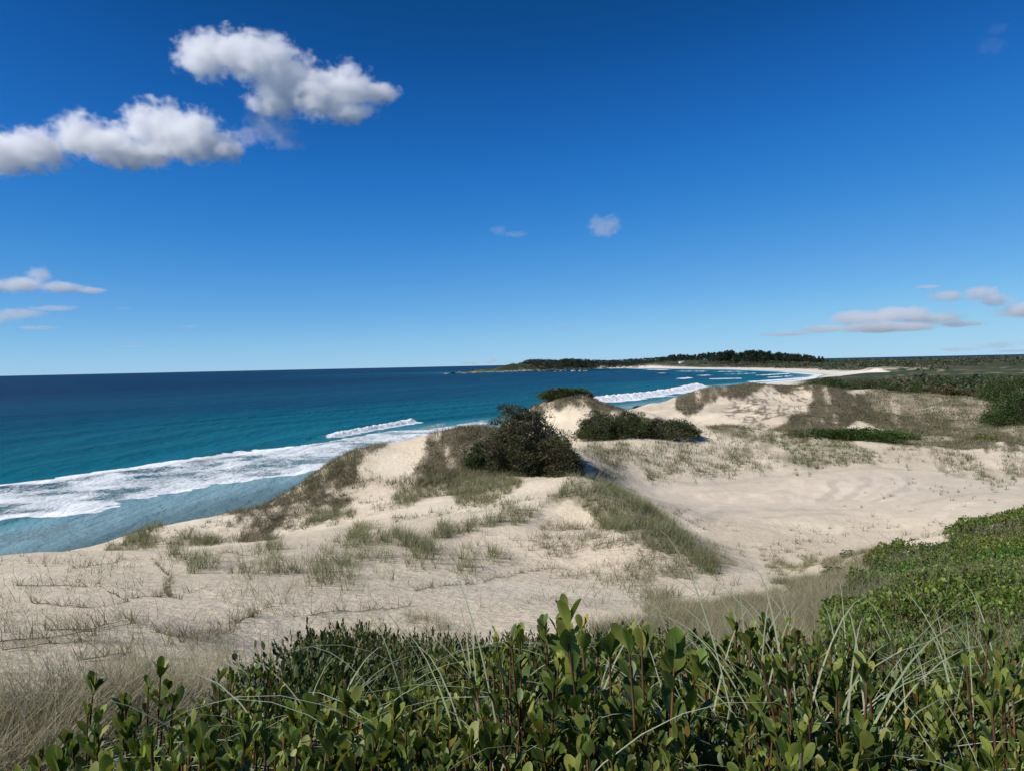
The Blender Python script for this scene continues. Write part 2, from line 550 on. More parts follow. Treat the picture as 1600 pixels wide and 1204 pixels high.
def density(x, y, z):
    px, py, Y = proj(x, y, z)
    Y = np.maximum(Y, .5)
    out = {k: np.zeros(x.shape) for k in ('green', 'mixed', 'brown', 'dry', 'cover')}
    for i, (k, dn, soft, rag, y0, y1, poly) in enumerate(PATCHES):
        P = np.array(poly, float)
        m = (px > P[:, 0].min() - 50) & (px < P[:, 0].max() + 50) & (py > P[:, 1].min() - 50) & (py < P[:, 1].max() + 50) & (Y > y0 * .85) & (Y < y1 * 1.15)
        if m.any():
            v = dn * patch(poly, x[m], y[m], px[m], py[m], y0, y1, soft, rag, Y[m], i % 7)
            out[k][m] = np.maximum(out[k][m], v)
    for bare, kp, y0, y1 in ((BARE1, .0, 88, 118), (BARE2, .22, 100, 175), (BARE3, .1, 52, 70)):
        P = np.array(bare, float)
        m = (px > P[:, 0].min() - 30) & (px < P[:, 0].max() + 30) & (Y > y0) & (Y < y1)
        if m.any():
            v = 1 - (1 - kp) * patch(bare, x[m], y[m], px[m], py[m], y0, y1, 4, 6, Y[m], 5)
            for k in ('green', 'mixed', 'brown'):
                out[k][m] *= v
    m = (px > 1200) & (py > 700) & (Y < 50)
    if m.any():
        out['cover'][m] = patch(GREEN_COVER, x[m], y[m], px[m], py[m], 2.5, 40, 12, 14, Y[m], 3)
        out['dry'][m] *= (1 - out['cover'][m])
    return out, px, py, Y


# ------------------------------------------------------------------ ground
SWEPT_PALE = [[(1394,739),(1410,750),(1386,769),(1342,786)], [(1366,742),(1374,755),(1345,772),(1310,784)], [(1312,750),(1319,764),(1298,783)], [(1284,748),(1286,762),(1272,778),(1255,790)],
              [(1244,746),(1248,764),(1236,790)], [(1080,766),(1104,779),(1178,786),(1230,782)], [(1100,772),(1150,768),(1200,774)], [(1330,744),(1340,757),(1325,772),(1290,786)], [(1140,780),(1190,770),(1225,758),(1232,748)],
              [(1420,744),(1432,757),(1400,776),(1360,788)], [(1000,762),(1060,764),(1120,760)], [(1000,790),(1120,788),(1200,790)], [(1455,815),(1475,798),(1500,788),(1560,782)]]
SWEPT_DARK = [[(985,795),(1131,797),(1248,796),(1412,790)], [(1120,756),(1200,744),(1272,737),(1412,732),(1516,738)], [(1410,741),(1424,753),(1396,773),(1350,788)], [(1298,748),(1304,764),(1282,786)],
              [(1040,756),(1150,753),(1230,752)], [(1350,742),(1358,756),(1335,772),(1300,786)], [(1180,808),(1260,803),(1330,802)], [(1420,790),(1520,770),(1580,768)]]


def at_ground(px, py):
    return visible_hit(px, py, 30, 90)[:2]


def ground_colours(x, y, z, d):
    sand = np.array([.64, .54, .395])
    pale = np.array([.72, .60, .45])
    n1 = fbm(x / 7, y / 7, 41, 4)
    n2 = fbm(x / 1.1, y / 1.1, 45, 3)
    c = sand[None] * (1 + .10 * n1[:, None] + .05 * n2[:, None])
    pw = sst(.08, .45, fbm(x / 4.5, y / 3, 46, 4))[:, None]
    c = c * (1 - .65 * pw) + .65 * pw * np.array([.76, .66, .50])[None]
    gw = sst(.1, .5, fbm(x / 6, y / 4, 48, 4))[:, None]
    c = c * (1 - .5 * gw) + .5 * gw * np.array([.53, .45, .335])[None]
    r = np.hypot(x, y)
    dn, px, py, Y = density(x, y, z)
    # strands of dead runners over the bare face of the brown hill
    face = sst(-8, 10, sdpoly([(1120,650),(1150,620),(1200,606),(1270,612),(1290,640),(1250,660),(1210,675),(1150,660)], px, py)) * sst(95, 105, Y) * sst(190, 170, Y)
    rg = np.minimum(np.abs(fbm(x / 3.2 + y / 9, y / 5, 181, 3)), np.abs(fbm(x / 3.5 - y / 8, y / 6, 185, 3)))
    face = face * sst(.10, .02, rg) * .9
    c = c * (1 - face[:, None]) + face[:, None] * np.array([.17, .125, .09])[None]
    # damp, firm streaks swept by the wind across the bowl
    bowl = sst(-10, 14, sdpoly([(970,752),(1100,738),(1250,730),(1420,732),(1600,752),(1600,800),(1480,815),(1250,812),(1050,806)], px, py)) * sst(40, 46, Y) * sst(80, 74, Y)
    bc = np.array([.62, .53, .405])[None] * (1 + .05 * n2[:, None] + .07 * fbm(x / 9, y / 3, 79, 3)[:, None])
    c = c * (1 - bowl[:, None]) + bowl[:, None] * bc
    m = bowl > .02
    xs, ys = x[m] + .35 * fbm(x[m] / 2, y[m] / 2, 71, 3), y[m] + .35 * fbm(x[m] / 2, y[m] / 2, 75, 3)
    cm = c[m]
    for tone, wd_, lines in ((.72, .42, SWEPT_PALE), (.50, .4, SWEPT_DARK)):
        for k, L in enumerate(lines):
            dd, ss_, sd_ = dline([tuple(at_ground(px_, py_)) for px_, py_ in L], xs, ys)
            wv = wd_ * (1 + .7 * fbm(xs / 3, ys / 3, 300 + k, 2))
            v = sst(wv * 1.3, wv * .8, dd) * sst(0, .12, ss_) * sst(1, .85, ss_) * (.75 + .25 * fbm(xs / 1.2, ys / .8, 330 + k, 3))
            v = np.clip(v * .8, 0, 1)[:, None]
            cm = cm * (1 - v) + v * np.array([tone, tone * .85, tone * .67])[None]
    c[m] = cm
    # crusted pale patches on the near face
    crust = sst(.18, .42, fbm(x / 2.6, y / 2.6, 81, 4)) * sst(60, 30, np.hypot(px - 900, (py - 860)))
    c = c * (1 - crust[:, None]) + crust[:, None] * pale[None]
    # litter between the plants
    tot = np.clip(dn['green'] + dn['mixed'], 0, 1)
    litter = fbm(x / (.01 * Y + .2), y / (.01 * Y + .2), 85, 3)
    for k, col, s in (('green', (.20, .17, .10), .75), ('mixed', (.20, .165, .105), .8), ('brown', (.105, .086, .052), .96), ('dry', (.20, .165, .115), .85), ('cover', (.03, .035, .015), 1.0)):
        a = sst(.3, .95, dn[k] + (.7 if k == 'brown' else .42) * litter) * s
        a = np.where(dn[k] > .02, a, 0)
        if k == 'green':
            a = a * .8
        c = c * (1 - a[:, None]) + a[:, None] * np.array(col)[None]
    deb = sst(.12, .5, fbm(x / 1.1, y / .35, 87, 4)) * sst(-20, 40, sdpoly([(-200,985),(120,985),(330,1000),(400,1040),(300,1080),(-200,1090)], px, py)) * sst(14, 11, Y)
    c = c * (1 - .6 * deb[:, None]) + .6 * deb[:, None] * np.array([.15, .12, .09])[None]
    # soil under the near thicket, its shade painted in as dark brown
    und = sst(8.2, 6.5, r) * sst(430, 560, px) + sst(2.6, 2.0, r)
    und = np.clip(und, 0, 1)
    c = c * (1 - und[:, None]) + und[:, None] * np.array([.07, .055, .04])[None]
    # land further off
    far = sst(165, 230, r) * sst(np.where((x < 300) & (y > 1950), 6, 24), np.where((x < 300) & (y > 1950), 16, 48), d + 6 * n1)
    g = fbm(x / 35, y / 35, 91, 4)
    g2 = fbm(x / 8, y / 8, 95, 3)
    fc = np.array([.045, .058, .022])[None] * (1 + .5 * g2[:, None])
    brown = sst(.1, .5, g + .5 * g2)[:, None]
    fc = fc * (1 - brown) + np.array([.115, .095, .05])[None] * brown
    # pale grassy hummocks beside the white spit
    hum = sst(1, .6, np.hypot((x - 400) / 38, (y - 800) / 80)) * sst(-.35, .2, g2)
    fc = fc * (1 - hum[:, None]) + hum[:, None] * np.array([.42, .36, .26])[None]
    # paddocks near the horizon
    pd = sst(.28, .4, fbm(x / 260, y / 90, 97, 2)) * sst(1500, 1900, y) * sst(1000, 1300, x)
    fc = fc * (1 - pd[:, None]) + pd[:, None] * np.array([.20, .19, .085])[None]
    # open sand along tracks
    tr = sst(.06, .0, np.abs(fbm(x / 120, y / 60, 99, 2) - .12)) * sst(330, 380, y) * sst(1000, 800, y) * sst(60, 120, d)
    fc = fc * (1 - .8 * tr[:, None]) + .8 * tr[:, None] * np.array([.36, .31, .21])[None]
    spit = sst(1.02, .9, np.hypot((x - 332) / 52, (y - 790) / 95) + .1 * n1)
    far = far * (1 - spit)
    c = c * (1 - far[:, None]) + far[:, None] * fc
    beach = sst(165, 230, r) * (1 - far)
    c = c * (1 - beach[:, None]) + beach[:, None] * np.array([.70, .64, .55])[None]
    # rock at the tip of the headland
    rock = sst(16, 7, d) * sst(1900, 2000, y) * sst(330, 200, x)
    c = c * (1 - rock[:, None]) + rock[:, None] * (np.array([.26, .215, .18])[None] * (1 + .5 * g2[:, None]))
    gr = .8 * sst(.3, .9, np.exp(-((x + 85) / 50) ** 2)) * sst(1900, 2000, y) * sst(12, 22, d)
    c = c * (1 - gr[:, None]) + gr[:, None] * np.array([.10, .14, .035])[None]
    wet = sst(9, -1, d)
    c = c * (1 - .45 * wet[:, None])
    return np.clip(c, .01, .9), wet, np.clip(bowl, 0, 1)


def grid_faces(ni, nj):
    i, j = np.meshgrid(np.arange(ni - 1), np.arange(nj - 1), indexing='ij')
    a = (i * nj + j).ravel()
    return np.stack([a, a + nj, a + nj + 1, a + 1], -1)


def sand_material():
    t = NT('sand_and_soil')
    a = t.attr('Col')
    ps = t.pos()
    fine = t.noise(45, 3, .6, ps)
    mid = t.noise(3.5, 4, .6, ps)
    f1 = t.ramp(fine, .2, .8, .90, 1.10)
    f2 = t.ramp(mid, .25, .75, .93, 1.07)
    f = t.math('MULTIPLY', f1, f2)
    c = t.n('VectorMath', operation='SCALE')
    t.l(a.outputs['Color'], c.inputs[0])
    t.l(f, c.inputs['Scale'])
    p = t.n('BsdfPrincipled')
    t.l(c.outputs[0], p.inputs['Base Color'])
    wet = t.attr('wet').outputs['Fac']
    p.inputs['Specular IOR Level'].default_value = .25
    rr = t.math('MULTIPLY_ADD', wet, -.6, .9)
    t.l(rr, p.inputs['Roughness'])
    # wind ripples and footprints-size lumps
    wv = t.n('TexWave', wave_type='BANDS', bands_direction='X')
    wv.inputs['Scale'].default_value = 2.6
    wv.inputs['Distortion'].default_value = 7
    wv.inputs['Detail'].default_value = 3
    wv.inputs['Detail Scale'].default_value = .8
    t.l(t.pos(rot=(0, 0, .5)), wv.inputs['Vector'])
    h = t.math('ADD', t.math('MULTIPLY', wv.outputs['Fac'], .003), t.math('MULTIPLY', fine, .006))
    h = t.math('ADD', h, t.math('MULTIPLY', mid, .10))
    b = t.n('Bump')
    h = t.math('MULTIPLY', h, t.math('MULTIPLY_ADD', t.attr('firm').outputs['Fac'], -.75, 1.0))
    b.inputs['Strength'].default_value = .85
    b.inputs['Distance'].default_value = 1.0
    t.l(h, b.inputs['Height'])
    t.l(b.outputs[0], p.inputs['Normal'])
    t.l(p.outputs[0], t.out.inputs[0])
    return t.m


MAT_SAND = sand_material()
_v = np.stack([GX.ravel(), GY.ravel(), GZ.ravel()], -1)
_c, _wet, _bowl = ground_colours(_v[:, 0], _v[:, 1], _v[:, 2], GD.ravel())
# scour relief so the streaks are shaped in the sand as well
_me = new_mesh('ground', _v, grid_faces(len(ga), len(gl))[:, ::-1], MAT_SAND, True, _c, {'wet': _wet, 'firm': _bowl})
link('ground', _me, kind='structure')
# the same ground carried round behind the viewer, coarser
ba = np.linspace(A_HI - DA * 1.0, 2 * math.pi + A_LO, 70)
ba[0] = ga[-1]
BA, BL = np.meshgrid(ba, gl[::4], indexing='ij')
BAn = np.where(BA > math.pi, BA - 2 * math.pi, BA)
BZ, BD = height(BAn, BL)
bx, by = np.exp(BL) * np.sin(BA), np.exp(BL) * np.cos(BA)
_c = np.where((BD.ravel() < 30)[:, None], np.array([.5, .4, .29])[None], np.array([.14, .13, .07])[None])
_me = new_mesh('ground_behind', np.stack([bx.ravel(), by.ravel(), BZ.ravel()], -1), grid_faces(len(ba), BL.shape[1])[:, ::-1], MAT_SAND, True, _c, {'wet': 0 * BZ})
link('ground', _me, kind='structure')
# ------------------------------------------------------------------ sea
sa = np.r_[np.linspace(-math.pi, rad(-44), 40)[:-1], np.arange(rad(-44), rad(44), rad(.09)), np.linspace(rad(44), math.pi, 40)]
sl = np.r_[np.arange(math.log(28), math.log(900), .0045), np.arange(math.log(900), math.log(4500), .012), np.linspace(math.log(4500), math.log(90000), 40)]
SA, SL = np.meshgrid(sa, sl, indexing='ij')
sx, sy = (np.exp(SL) * np.sin(SA)).ravel(), (np.exp(SL) * np.cos(SA)).ravel()
sdist = -sdpoly(SHORE_POLY, sx, sy)           # metres off the beach
sr = np.hypot(sx, sy)


def world_poly(pts, z=0.0):
    return [tuple(on_sea(px, py, z)[:2]) for px, py in pts]


fo = np.zeros(sx.shape)        # foam cover 0..1
zz = np.zeros(sx.shape)
lace = np.zeros(sx.shape)
# the broad sheet of spent foam in front of the dunes
edge_lo = [(-700,905),(-400,862),(-120,822),(0,809),(60,803),(140,799),(200,784),(270,770),(340,757),(400,750),(460,740),(515,729),(560,716),(620,705),(690,690),(760,676)]
edge_hi = [(-700,818),(-400,788),(-120,764),(0,757),(60,753),(150,738),(230,728),(300,716),(400,703),(500,690),(600,674),(690,666),(760,655)]
main = world_poly(edge_lo + edge_hi[::-1])
m = (sr < 420)
dm = np.full(sx.shape, -1e3)
dm[m] = sdpoly(main, sx[m], sy[m]) + 3.0 * fbm(sx[m] / 9, sy[m] / 9, 101, 4) + 2.2 * fbm(sx[m] / 2.5, sy[m] / 2.5, 103, 3)
inner = sst(-.5, 1.2, dm)
dlo, slo, _ = dline(world_poly(edge_lo), sx, sy)
dhi, shi, _ = dline(world_poly(edge_hi), sx, sy)
fo = np.maximum(fo, inner * (.59 + .14 * fbm(sx / 6, sy / 6, 107, 3)))
fo = np.maximum(fo, inner * sst(5.0, .8, dlo) * .95)
lefthi = sst(.75, .5, shi)
fo = np.maximum(fo, inner * sst(9, 1, dhi) * (.25 + .75 * lefthi))
lace = np.maximum(lace, inner)
# faint lace beyond the sheet and in the shallows
fo = np.maximum(fo, .43 * sst(-9, 0, dm) * (dm < 4))
sh2 = world_poly([(-60,835),(0,832),(60,820),(110,812),(140,822),(90,838),(30,846),(-60,852)])
m2 = sr < 130
d2 = np.full(sx.shape, -1e3)
d2[m2] = sdpoly(sh2, sx[m2], sy[m2])
fo = np.maximum(fo, .47 * sst(-2.5, 1.5, d2))
sh3 = world_poly([(0,850),(150,825),(260,830),(240,856),(150,862),(0,866)])
d3 = np.full(sx.shape, -1e3)
d3[m2] = sdpoly(sh3, sx[m2], sy[m2])
fo = np.maximum(fo, .36 * sst(-3, 1.5, d3))
sh4 = world_poly([(470,692),(560,684),(650,667),(700,658),(700,666),(600,677),(500,694)])
d4 = np.full(sx.shape, -1e3)
d4[m] = sdpoly(sh4, sx[m], sy[m])
fo = np.maximum(fo, .52 * sst(-3, 2, d4))
# swell: crests parallel to the shore, steeper and closer near it
ph = np.cumsum(np.ones(3))
q = sdist + 6 * fbm(sx / 120, sy / 120, 111, 3)
swl = (np.sin(q * 2 * math.pi / 23) * .5 + .5) ** 2 * sst(18, 45, sdist) * sst(700, 260, sr)
zz += (.55 * swl - .15) * sst(1600, 200, sr)
zz += .10 * fbm(sx / 5, sy / 5, 113, 4) * sst(300, 60, sr)


def breaker(pts, w_front, w_back, h, seed, strength=1.0, face_taper=False):
    """a wave breaking along a line: a raised crest with a white tumbling front"""
    global fo, zz
    L = world_poly(pts)
    d, s, side = dline(L, sx, sy)
    rough = 1 + .55 * fbm(sx / (w_front * .8), sy / (w_front * .8), seed, 3)
    ends = sst(0, .3 if face_taper else .06, s) * sst(1, .95, s)
    w_front = w_front * (.35 + .65 * ends)
    ss = -side * d      # positive towards the beach (right of the line)
    prof = np.where(ss > 0, sst(w_front, 0, ss), sst(w_back, 0, -ss))
    zz = zz + h * prof * ends * (1 + .45 * fbm(sx / 1.6, sy / 1.6, seed + 3, 3))
    f = np.where(ss > 0, sst(w_front * 2.2, w_front * .9, ss * rough), sst(w_back * .45, w_back * .1, -ss * rough)) * ends * strength * (.8 + .25 * fbm(sx / 2, sy / 2, seed + 7, 3))
    fo = np.maximum(fo, f)


breaker([(440,688),(480,684),(520,681),(560,674),(610,665),(650,657.5)], 2.6, 6, 1.15, 121, face_taper=True)
breaker([(905,629),(960,624),(1010,618),(1060,610),(1092,602)], 9, 12, 2.2, 125)
breaker([(960,636),(1030,632),(1085,627)], 2.5, 3, .3, 129, .62)
for k, (pts, w_) in enumerate([([(1055,592),(1076,590)], 8), ([(1088,587),(1106,586)], 8), ([(1105,592),(1160,591)], 6), ([(1030,588),(1060,587.5)], 4), ([(1160,597),(1220,593),(1262,590)], 8), ([(1180,586.5),(1232,583.5)], 8), ([(1130,585),(1180,583)], 6), ([(1195,590),(1240,587)], 4),
                               ([(1010,577),(1050,578)], 12), ([(1060,580),(1110,580)], 10), ([(1120,580.5),(1170,580.5)], 10), ([(1030,583),(1045,583)], 8), ([(985,575.5),(1015,576)], 12)]):
    breaker(pts, w_, w_, .6, 131 + k, .9)
zz += 0
for pts, pw in (([(690,583.5),(705,583.5),(760,582)], 6), ([(640,662),(690,655)], 1.0)):
    d, s, side = dline(world_poly(pts), sx, sy)
    fo = np.maximum(fo, .45 * sst(pw, 0, d))
# foam line along the far beaches
fo = np.maximum(fo, .75 * sst(14, 4, np.abs(sdist - 6)) * sst(500, 700, sr) * sst(2700, 2500, sr) * (sx > 150))
# broken water in the bay's corner
bay = sst(160, 30, sdist) * sst(260, 420, sr) * sst(2000, 1200, sr) * (sx > 30)
fo = np.maximum(fo, bay * (.22 + .25 * sst(.1, .5, np.sin(q / 9) + fbm(sx / 30, sy / 8, 141, 3))))
# water's own colour by depth
deep = np.array([.000, .024, .066])
mid_ = np.array([.000, .053, .105])
teal = np.array([.002, .108, .152])
turq = np.array([.035, .22, .265])
shal = np.array([.19, .31, .34])
bands = fbm(sdist / 40 + 4 * fbm(sx / 300, sy / 300, 151, 2), sr / 400, 153, 3)
k = sdist + 14 * bands


def cmix(a, b, t):
    return a * (1 - t[:, None]) + b * t[:, None]


wc = cmix(np.repeat(teal[None], len(sx), 0), mid_[None], sst(50, 230, k))
wc = cmix(wc, deep[None], sst(200, 800, k))
wc = cmix(wc, turq[None], sst(48, 20, k))
wc = cmix(wc, shal[None], sst(34, 12, sdist))
wc = wc * (1 + .30 * fbm(q / 16, sr / 160, 157, 3) + .18 * fbm(q / 5, sr / 60, 159, 3))[:, None]  # light and dark bands of the swell painted into the water colour
# lagoon behind the dunes: the sky's slate blue painted into its colour
lagm = (sdist < 0) & (sx > 500)
wc[lagm] = np.array([.07, .085, .11])
wc[(sdist < 300) & (sr > 2600)] = deep
fo[sdist < -1] = 0
clear = sst(13, 0, sdist) * (sr < 900) * (fo < .5)


def sea_material():
    t = NT('sea_water')
    col = t.attr('Col').outputs['Color']
    foam = t.attr('foam').outputs['Fac']
    p1 = t.pos(scale=(1, 1, 1), rot=(0, 0, rad(22)))
    lac = t.noise(1.1, 7, .74, t.pos(scale=(1.5, .5, 1), rot=(0, 0, rad(22))), 1.2)
    lac2 = t.noise(2.4, 5, .75, p1, .8)
    ln = t.math('MULTIPLY_ADD', lac2, .45, t.math('MULTIPLY', lac, .55))
    # foam shows where the cover beats the lace noise
    thr = t.math('SUBTRACT', t.math('ADD', foam, ln), 1.0)
    ff = t.ramp(thr, -.035, .085)
    ff = t.math('MULTIPLY', ff, t.ramp(foam, .05, .3))
    wf = t.mix(t.ramp(foam, .45, .95), (.62, .68, .70), (.86, .87, .87))
    base = t.mix(ff, col, wf)
    df = t.n('BsdfDiffuse')
    t.l(base, df.inputs[0])
    gl_ = t.n('BsdfGlossy')
    t.l(t.math('MULTIPLY_ADD', ff, .5, .2), gl_.inputs['Roughness'])
    p = t.n('MixShader')
    lw = t.n('LayerWeight')
    lw.inputs['Blend'].default_value = .5
    fz = t.math('MULTIPLY_ADD', t.math('POWER', lw.outputs['Facing'], 4.0), .17, .03)
    t.l(t.math('MULTIPLY', fz, t.math('SUBTRACT', 1.0, ff)), p.inputs[0])
    t.l(df.outputs[0], p.inputs[1])
    t.l(gl_.outputs[0], p.inputs[2])
    n1 = t.noise(.35, 4, .6, t.pos(scale=(1, .45, 1), rot=(0, 0, rad(20))))
    n2 = t.noise(1.6, 5, .65, t.pos(scale=(1, .6, 1), rot=(0, 0, rad(30))))
    n3 = t.noise(.06, 3, .6, t.pos(scale=(1, .3, 1), rot=(0, 0, rad(15))))
    h = t.math('ADD', t.math('MULTIPLY', n1, .9), t.math('MULTIPLY', n2, .28))
    h = t.math('ADD', h, t.math('MULTIPLY', n3, 3.0))
    h = t.math('ADD', h, t.math('MULTIPLY', ff, .25))
    b = t.n('Bump')
    b.inputs['Strength'].default_value = .9
    b.inputs['Distance'].default_value = 1.0
    t.l(h, b.inputs['Height'])
    for q_ in (df, gl_, lw):
        t.l(b.outputs[0], q_.inputs['Normal'])
    # thin water over the wet sand lets the bottom show
    tr = t.n('BsdfTransparent')
    tr.inputs[0].default_value = (.62, .80, .82, 1)
    mx = t.n('MixShader')
    cl = t.math('MULTIPLY', t.attr('clear').outputs['Fac'], t.math('SUBTRACT', 1.0, ff))
    t.l(t.math('MULTIPLY', cl, .38), mx.inputs[0])
    t.l(p.outputs[0], mx.inputs[1])
    t.l(tr.outputs[0], mx.inputs[2])
    t.l(mx.outputs[0], t.out.inputs[0])
    return t.m


# drop the cells that lie well inland
SF = grid_faces(len(sa), len(sl))[:, ::-1]
keep = (sdist[SF].max(1) > -12) | ((sx[SF].min(1) > 540) & (sx[SF].max(1) < 990) & (sy[SF].min(1) > 880) & (sy[SF].max(1) < 1040))
SF = SF[keep]
used = np.unique(SF)
remap = np.full(len(sx), -1)
remap[used] = np.arange(len(used))
zz = zz * sst(0, 6, sdist)
me = new_mesh('sea', np.stack([sx, sy, zz], -1)[used], remap[SF], sea_material(), True, np.clip(wc, 0, 1)[used], {'foam': fo[used], 'clear': clear[used]})
link('sea', me, kind='structure')
# ------------------------------------------------------------------ plant geometry, many leaves or blades at a time
def U(a, b, n):
    return rng.uniform(a, b, n)


def unit(v):
    return v / np.maximum(np.linalg.norm(v, axis=-1, keepdims=True), 1e-9)


def blades(base, h, w, az, lean, droop, col, segs=3, tipcol=None, twist=None, fall=.35):
    """grass blades: tapered curved strips standing at base"""
    N = len(base)
    t = np.linspace(0, 1, segs + 1)[None, :]
    hx = h[:, None] * (lean[:, None] * t + droop[:, None] * t * t)
    hz = h[:, None] * (t - fall * droop[:, None] * t * t * t ** (2 if fall > .5 else 0) - .25 * (lean[:, None] ** 2) * t)
    d = np.stack([np.sin(az), np.cos(az)], -1)
    cx = base[:, 0, None] + hx * d[:, 0, None]
    cy = base[:, 1, None] + hx * d[:, 1, None]
    cz = base[:, 2, None] + hz
    ta = az + math.pi / 2 + (twist if twist is not None else U(-.6, .6, N))
    wx, wy = np.sin(ta), np.cos(ta)
    ww = w[:, None] * .5 * np.array([max(.12, (1 - k) ** .6) for k in t[0]])[None]
    V = np.empty((N, segs + 1, 2, 3))
    for s, sg in ((0, -1), (1, 1)):
        V[:, :, s, 0] = cx + sg * ww * wx[:, None]
        V[:, :, s, 1] = cy + sg * ww * wy[:, None]
        V[:, :, s, 2] = cz
    k = np.arange(segs)
    q = np.stack([2 * k, 2 * k + 1, 2 * k + 3, 2 * k + 2], -1)
    Fc = (np.arange(N)[:, None, None] * (2 * (segs + 1)) + q[None]).reshape(-1, 4)
    tc = col if tipcol is None else tipcol
    cc = col[:, None, None, :] * (1 - t[0][None, :, None, None]) + tc[:, None, None, :] * t[0][None, :, None, None]
    cc = np.repeat(cc, 2, axis=2)
    return V.reshape(-1, 3), Fc, cc.reshape(-1, 3)


def leaves(base, ax, nor, L, W, col, rows=(0, .22, .5, .78, 1.0), prof=(.08, .5, .92, .9, .12), fold=.22, curl=.25, edge=None):
    """leaf blades with a folded midrib; ax = direction, nor = face normal"""
    N = len(base)
    ax = unit(ax)
    side = unit(np.cross(ax, nor))
    nor = np.cross(side, ax)
    rows, prof = np.array(rows), np.array(prof)
    R = len(rows)
    V = np.empty((N, R, 3, 3))
    cu = curl * (rng.random(N) * 1.6 - .3) if np.isscalar(curl) else curl
    ctr = base[:, None, :] + ax[:, None, :] * (rows[None, :, None] * L[:, None, None]) - nor[:, None, :] * (cu[:, None, None] * L[:, None, None] * (rows ** 2)[None, :, None])
    hw = W[:, None] * .5 * prof[None]
    for c, sg in ((0, -1), (1, 0), (2, 1)):
        V[:, :, c] = ctr + side[:, None, :] * (sg * hw[:, :, None]) + nor[:, None, :] * (abs(sg) * fold * hw[:, :, None])
    k = np.arange(R - 1)
    q = np.concatenate([np.stack([3 * k + c, 3 * k + c + 1, 3 * k + c + 4, 3 * k + c + 3], -1) for c in (0, 1)])
    Fc = (np.arange(N)[:, None, None] * (3 * R) + q[None]).reshape(-1, 4)
    cc = np.broadcast_to(col[:, None, None, :], (N, R, 3, 3)).copy()
    if edge is not None:
        cc[:, :, 0] = cc[:, :, 0] * (1 - edge) + np.array([.30, .33, .08]) * edge
        cc[:, :, 2] = cc[:, :, 2] * (1 - edge) + np.array([.30, .33, .08]) * edge
        cc[:, 0] = cc[:, 0] * .5 + np.array([.24, .22, .06]) * .5
    return V.reshape(-1, 3), Fc, cc.reshape(-1, 3)


def flecks(base, ax, nor, L, W, col):
    """small leaves seen from far: one bent diamond each"""
    N = len(base)
    ax = unit(ax)
    side = unit(np.cross(ax, nor))
    n2 = np.cross(side, ax)
    V = np.empty((N, 4, 3))
    V[:, 0] = base
    V[:, 1] = base + ax * (L * .55)[:, None] + side * (W * .5)[:, None] + n2 * (W * .12)[:, None]
    V[:, 2] = base + ax * L[:, None]
    V[:, 3] = base + ax * (L * .55)[:, None] - side * (W * .5)[:, None] + n2 * (W * .12)[:, None]
    Fc = (np.arange(N)[:, None] * 4 + np.arange(4)[None])
    return V.reshape(-1, 3), Fc, np.repeat(col, 4, axis=0)


def join(parts):
    V, Fc, Cc, o = [], [], [], 0
    for v, f, c in parts:
        V.append(v)
        Fc.append(f + o)
        Cc.append(c)
        o += len(v)
    return np.concatenate(V), np.concatenate(Fc), np.concatenate(Cc)


def tube(pts, r0, r1, col, k=5):
    P = np.array(pts, float)
    n = len(P)
    T = unit(np.gradient(P, axis=0))
    a = unit(np.cross(T, np.array([.31, .2, .93]) + 0 * T))
    b = np.cross(T, a)
    r = np.linspace(r0, r1, n)
    an = np.arange(k) * 2 * math.pi / k
    V = P[:, None] + r[:, None, None] * (np.cos(an)[None, :, None] * a[:, None] + np.sin(an)[None, :, None] * b[:, None])
    Fc = []
    for i in range(n - 1):
        for j in range(k):
            Fc.append((i * k + j, i * k + (j + 1) % k, (i + 1) * k + (j + 1) % k, (i + 1) * k + j))
    return V.reshape(-1, 3), np.array(Fc), np.repeat(np.array(col)[None], n * k, 0)


def vary(cols, n, v=.25):
    cols = np.array(cols)
    c = cols[rng.integers(0, len(cols), n)]
    return np.clip(c * (1 + U(-v, v, n)[:, None]) * (1 + U(-v, v, (n, 3)) * .35), .003, .9)


def rdir(n):
    return unit(rng.normal(size=(n, 3)))


MAT_GRASS = leaf_material('grass_blade', .55, .3, .25, .15, 1.2)
MAT_LEAF = leaf_material('waxy_leaf', .48, .32, .28, .35, 14.0)
MAT_SCRUB = leaf_material('scrub_leaf', .6, .22, .15, .25, .5)
MAT_TWIG = leaf_material('twig_bark', .8, .2, .0, .25, 12.0)


def scatter(n, px0, px1, Y0, Y1):
    """points on the ground spread evenly over a wedge of view: more per square metre where it is near"""
    t = (U(px0, px1, n) - CX) / F_PX
    Y = np.exp(U(math.log(Y0), math.log(Y1), n))
    x = t * Y
    z = ground(x, Y)
    return x, Y, z


GREENS = [(.10, .135, .045), (.13, .15, .06), (.085, .12, .045), (.17, .165, .08)]
STRAW = [(.34, .28, .16), (.26, .22, .13), (.40, .34, .21), (.20, .165, .10)]
BROWNS = [(.105, .088, .048), (.145, .118, .072), (.080, .068, .040), (.19, .155, .098), (.085, .095, .038)]
GREYGRASS = [(.28, .25, .165), (.20, .19, .12), (.36, .32, .22), (.15, .145, .085)]
MIXED = [(.105, .115, .05), (.15, .14, .075), (.08, .095, .038), (.12, .105, .055), (.20, .185, .11)]


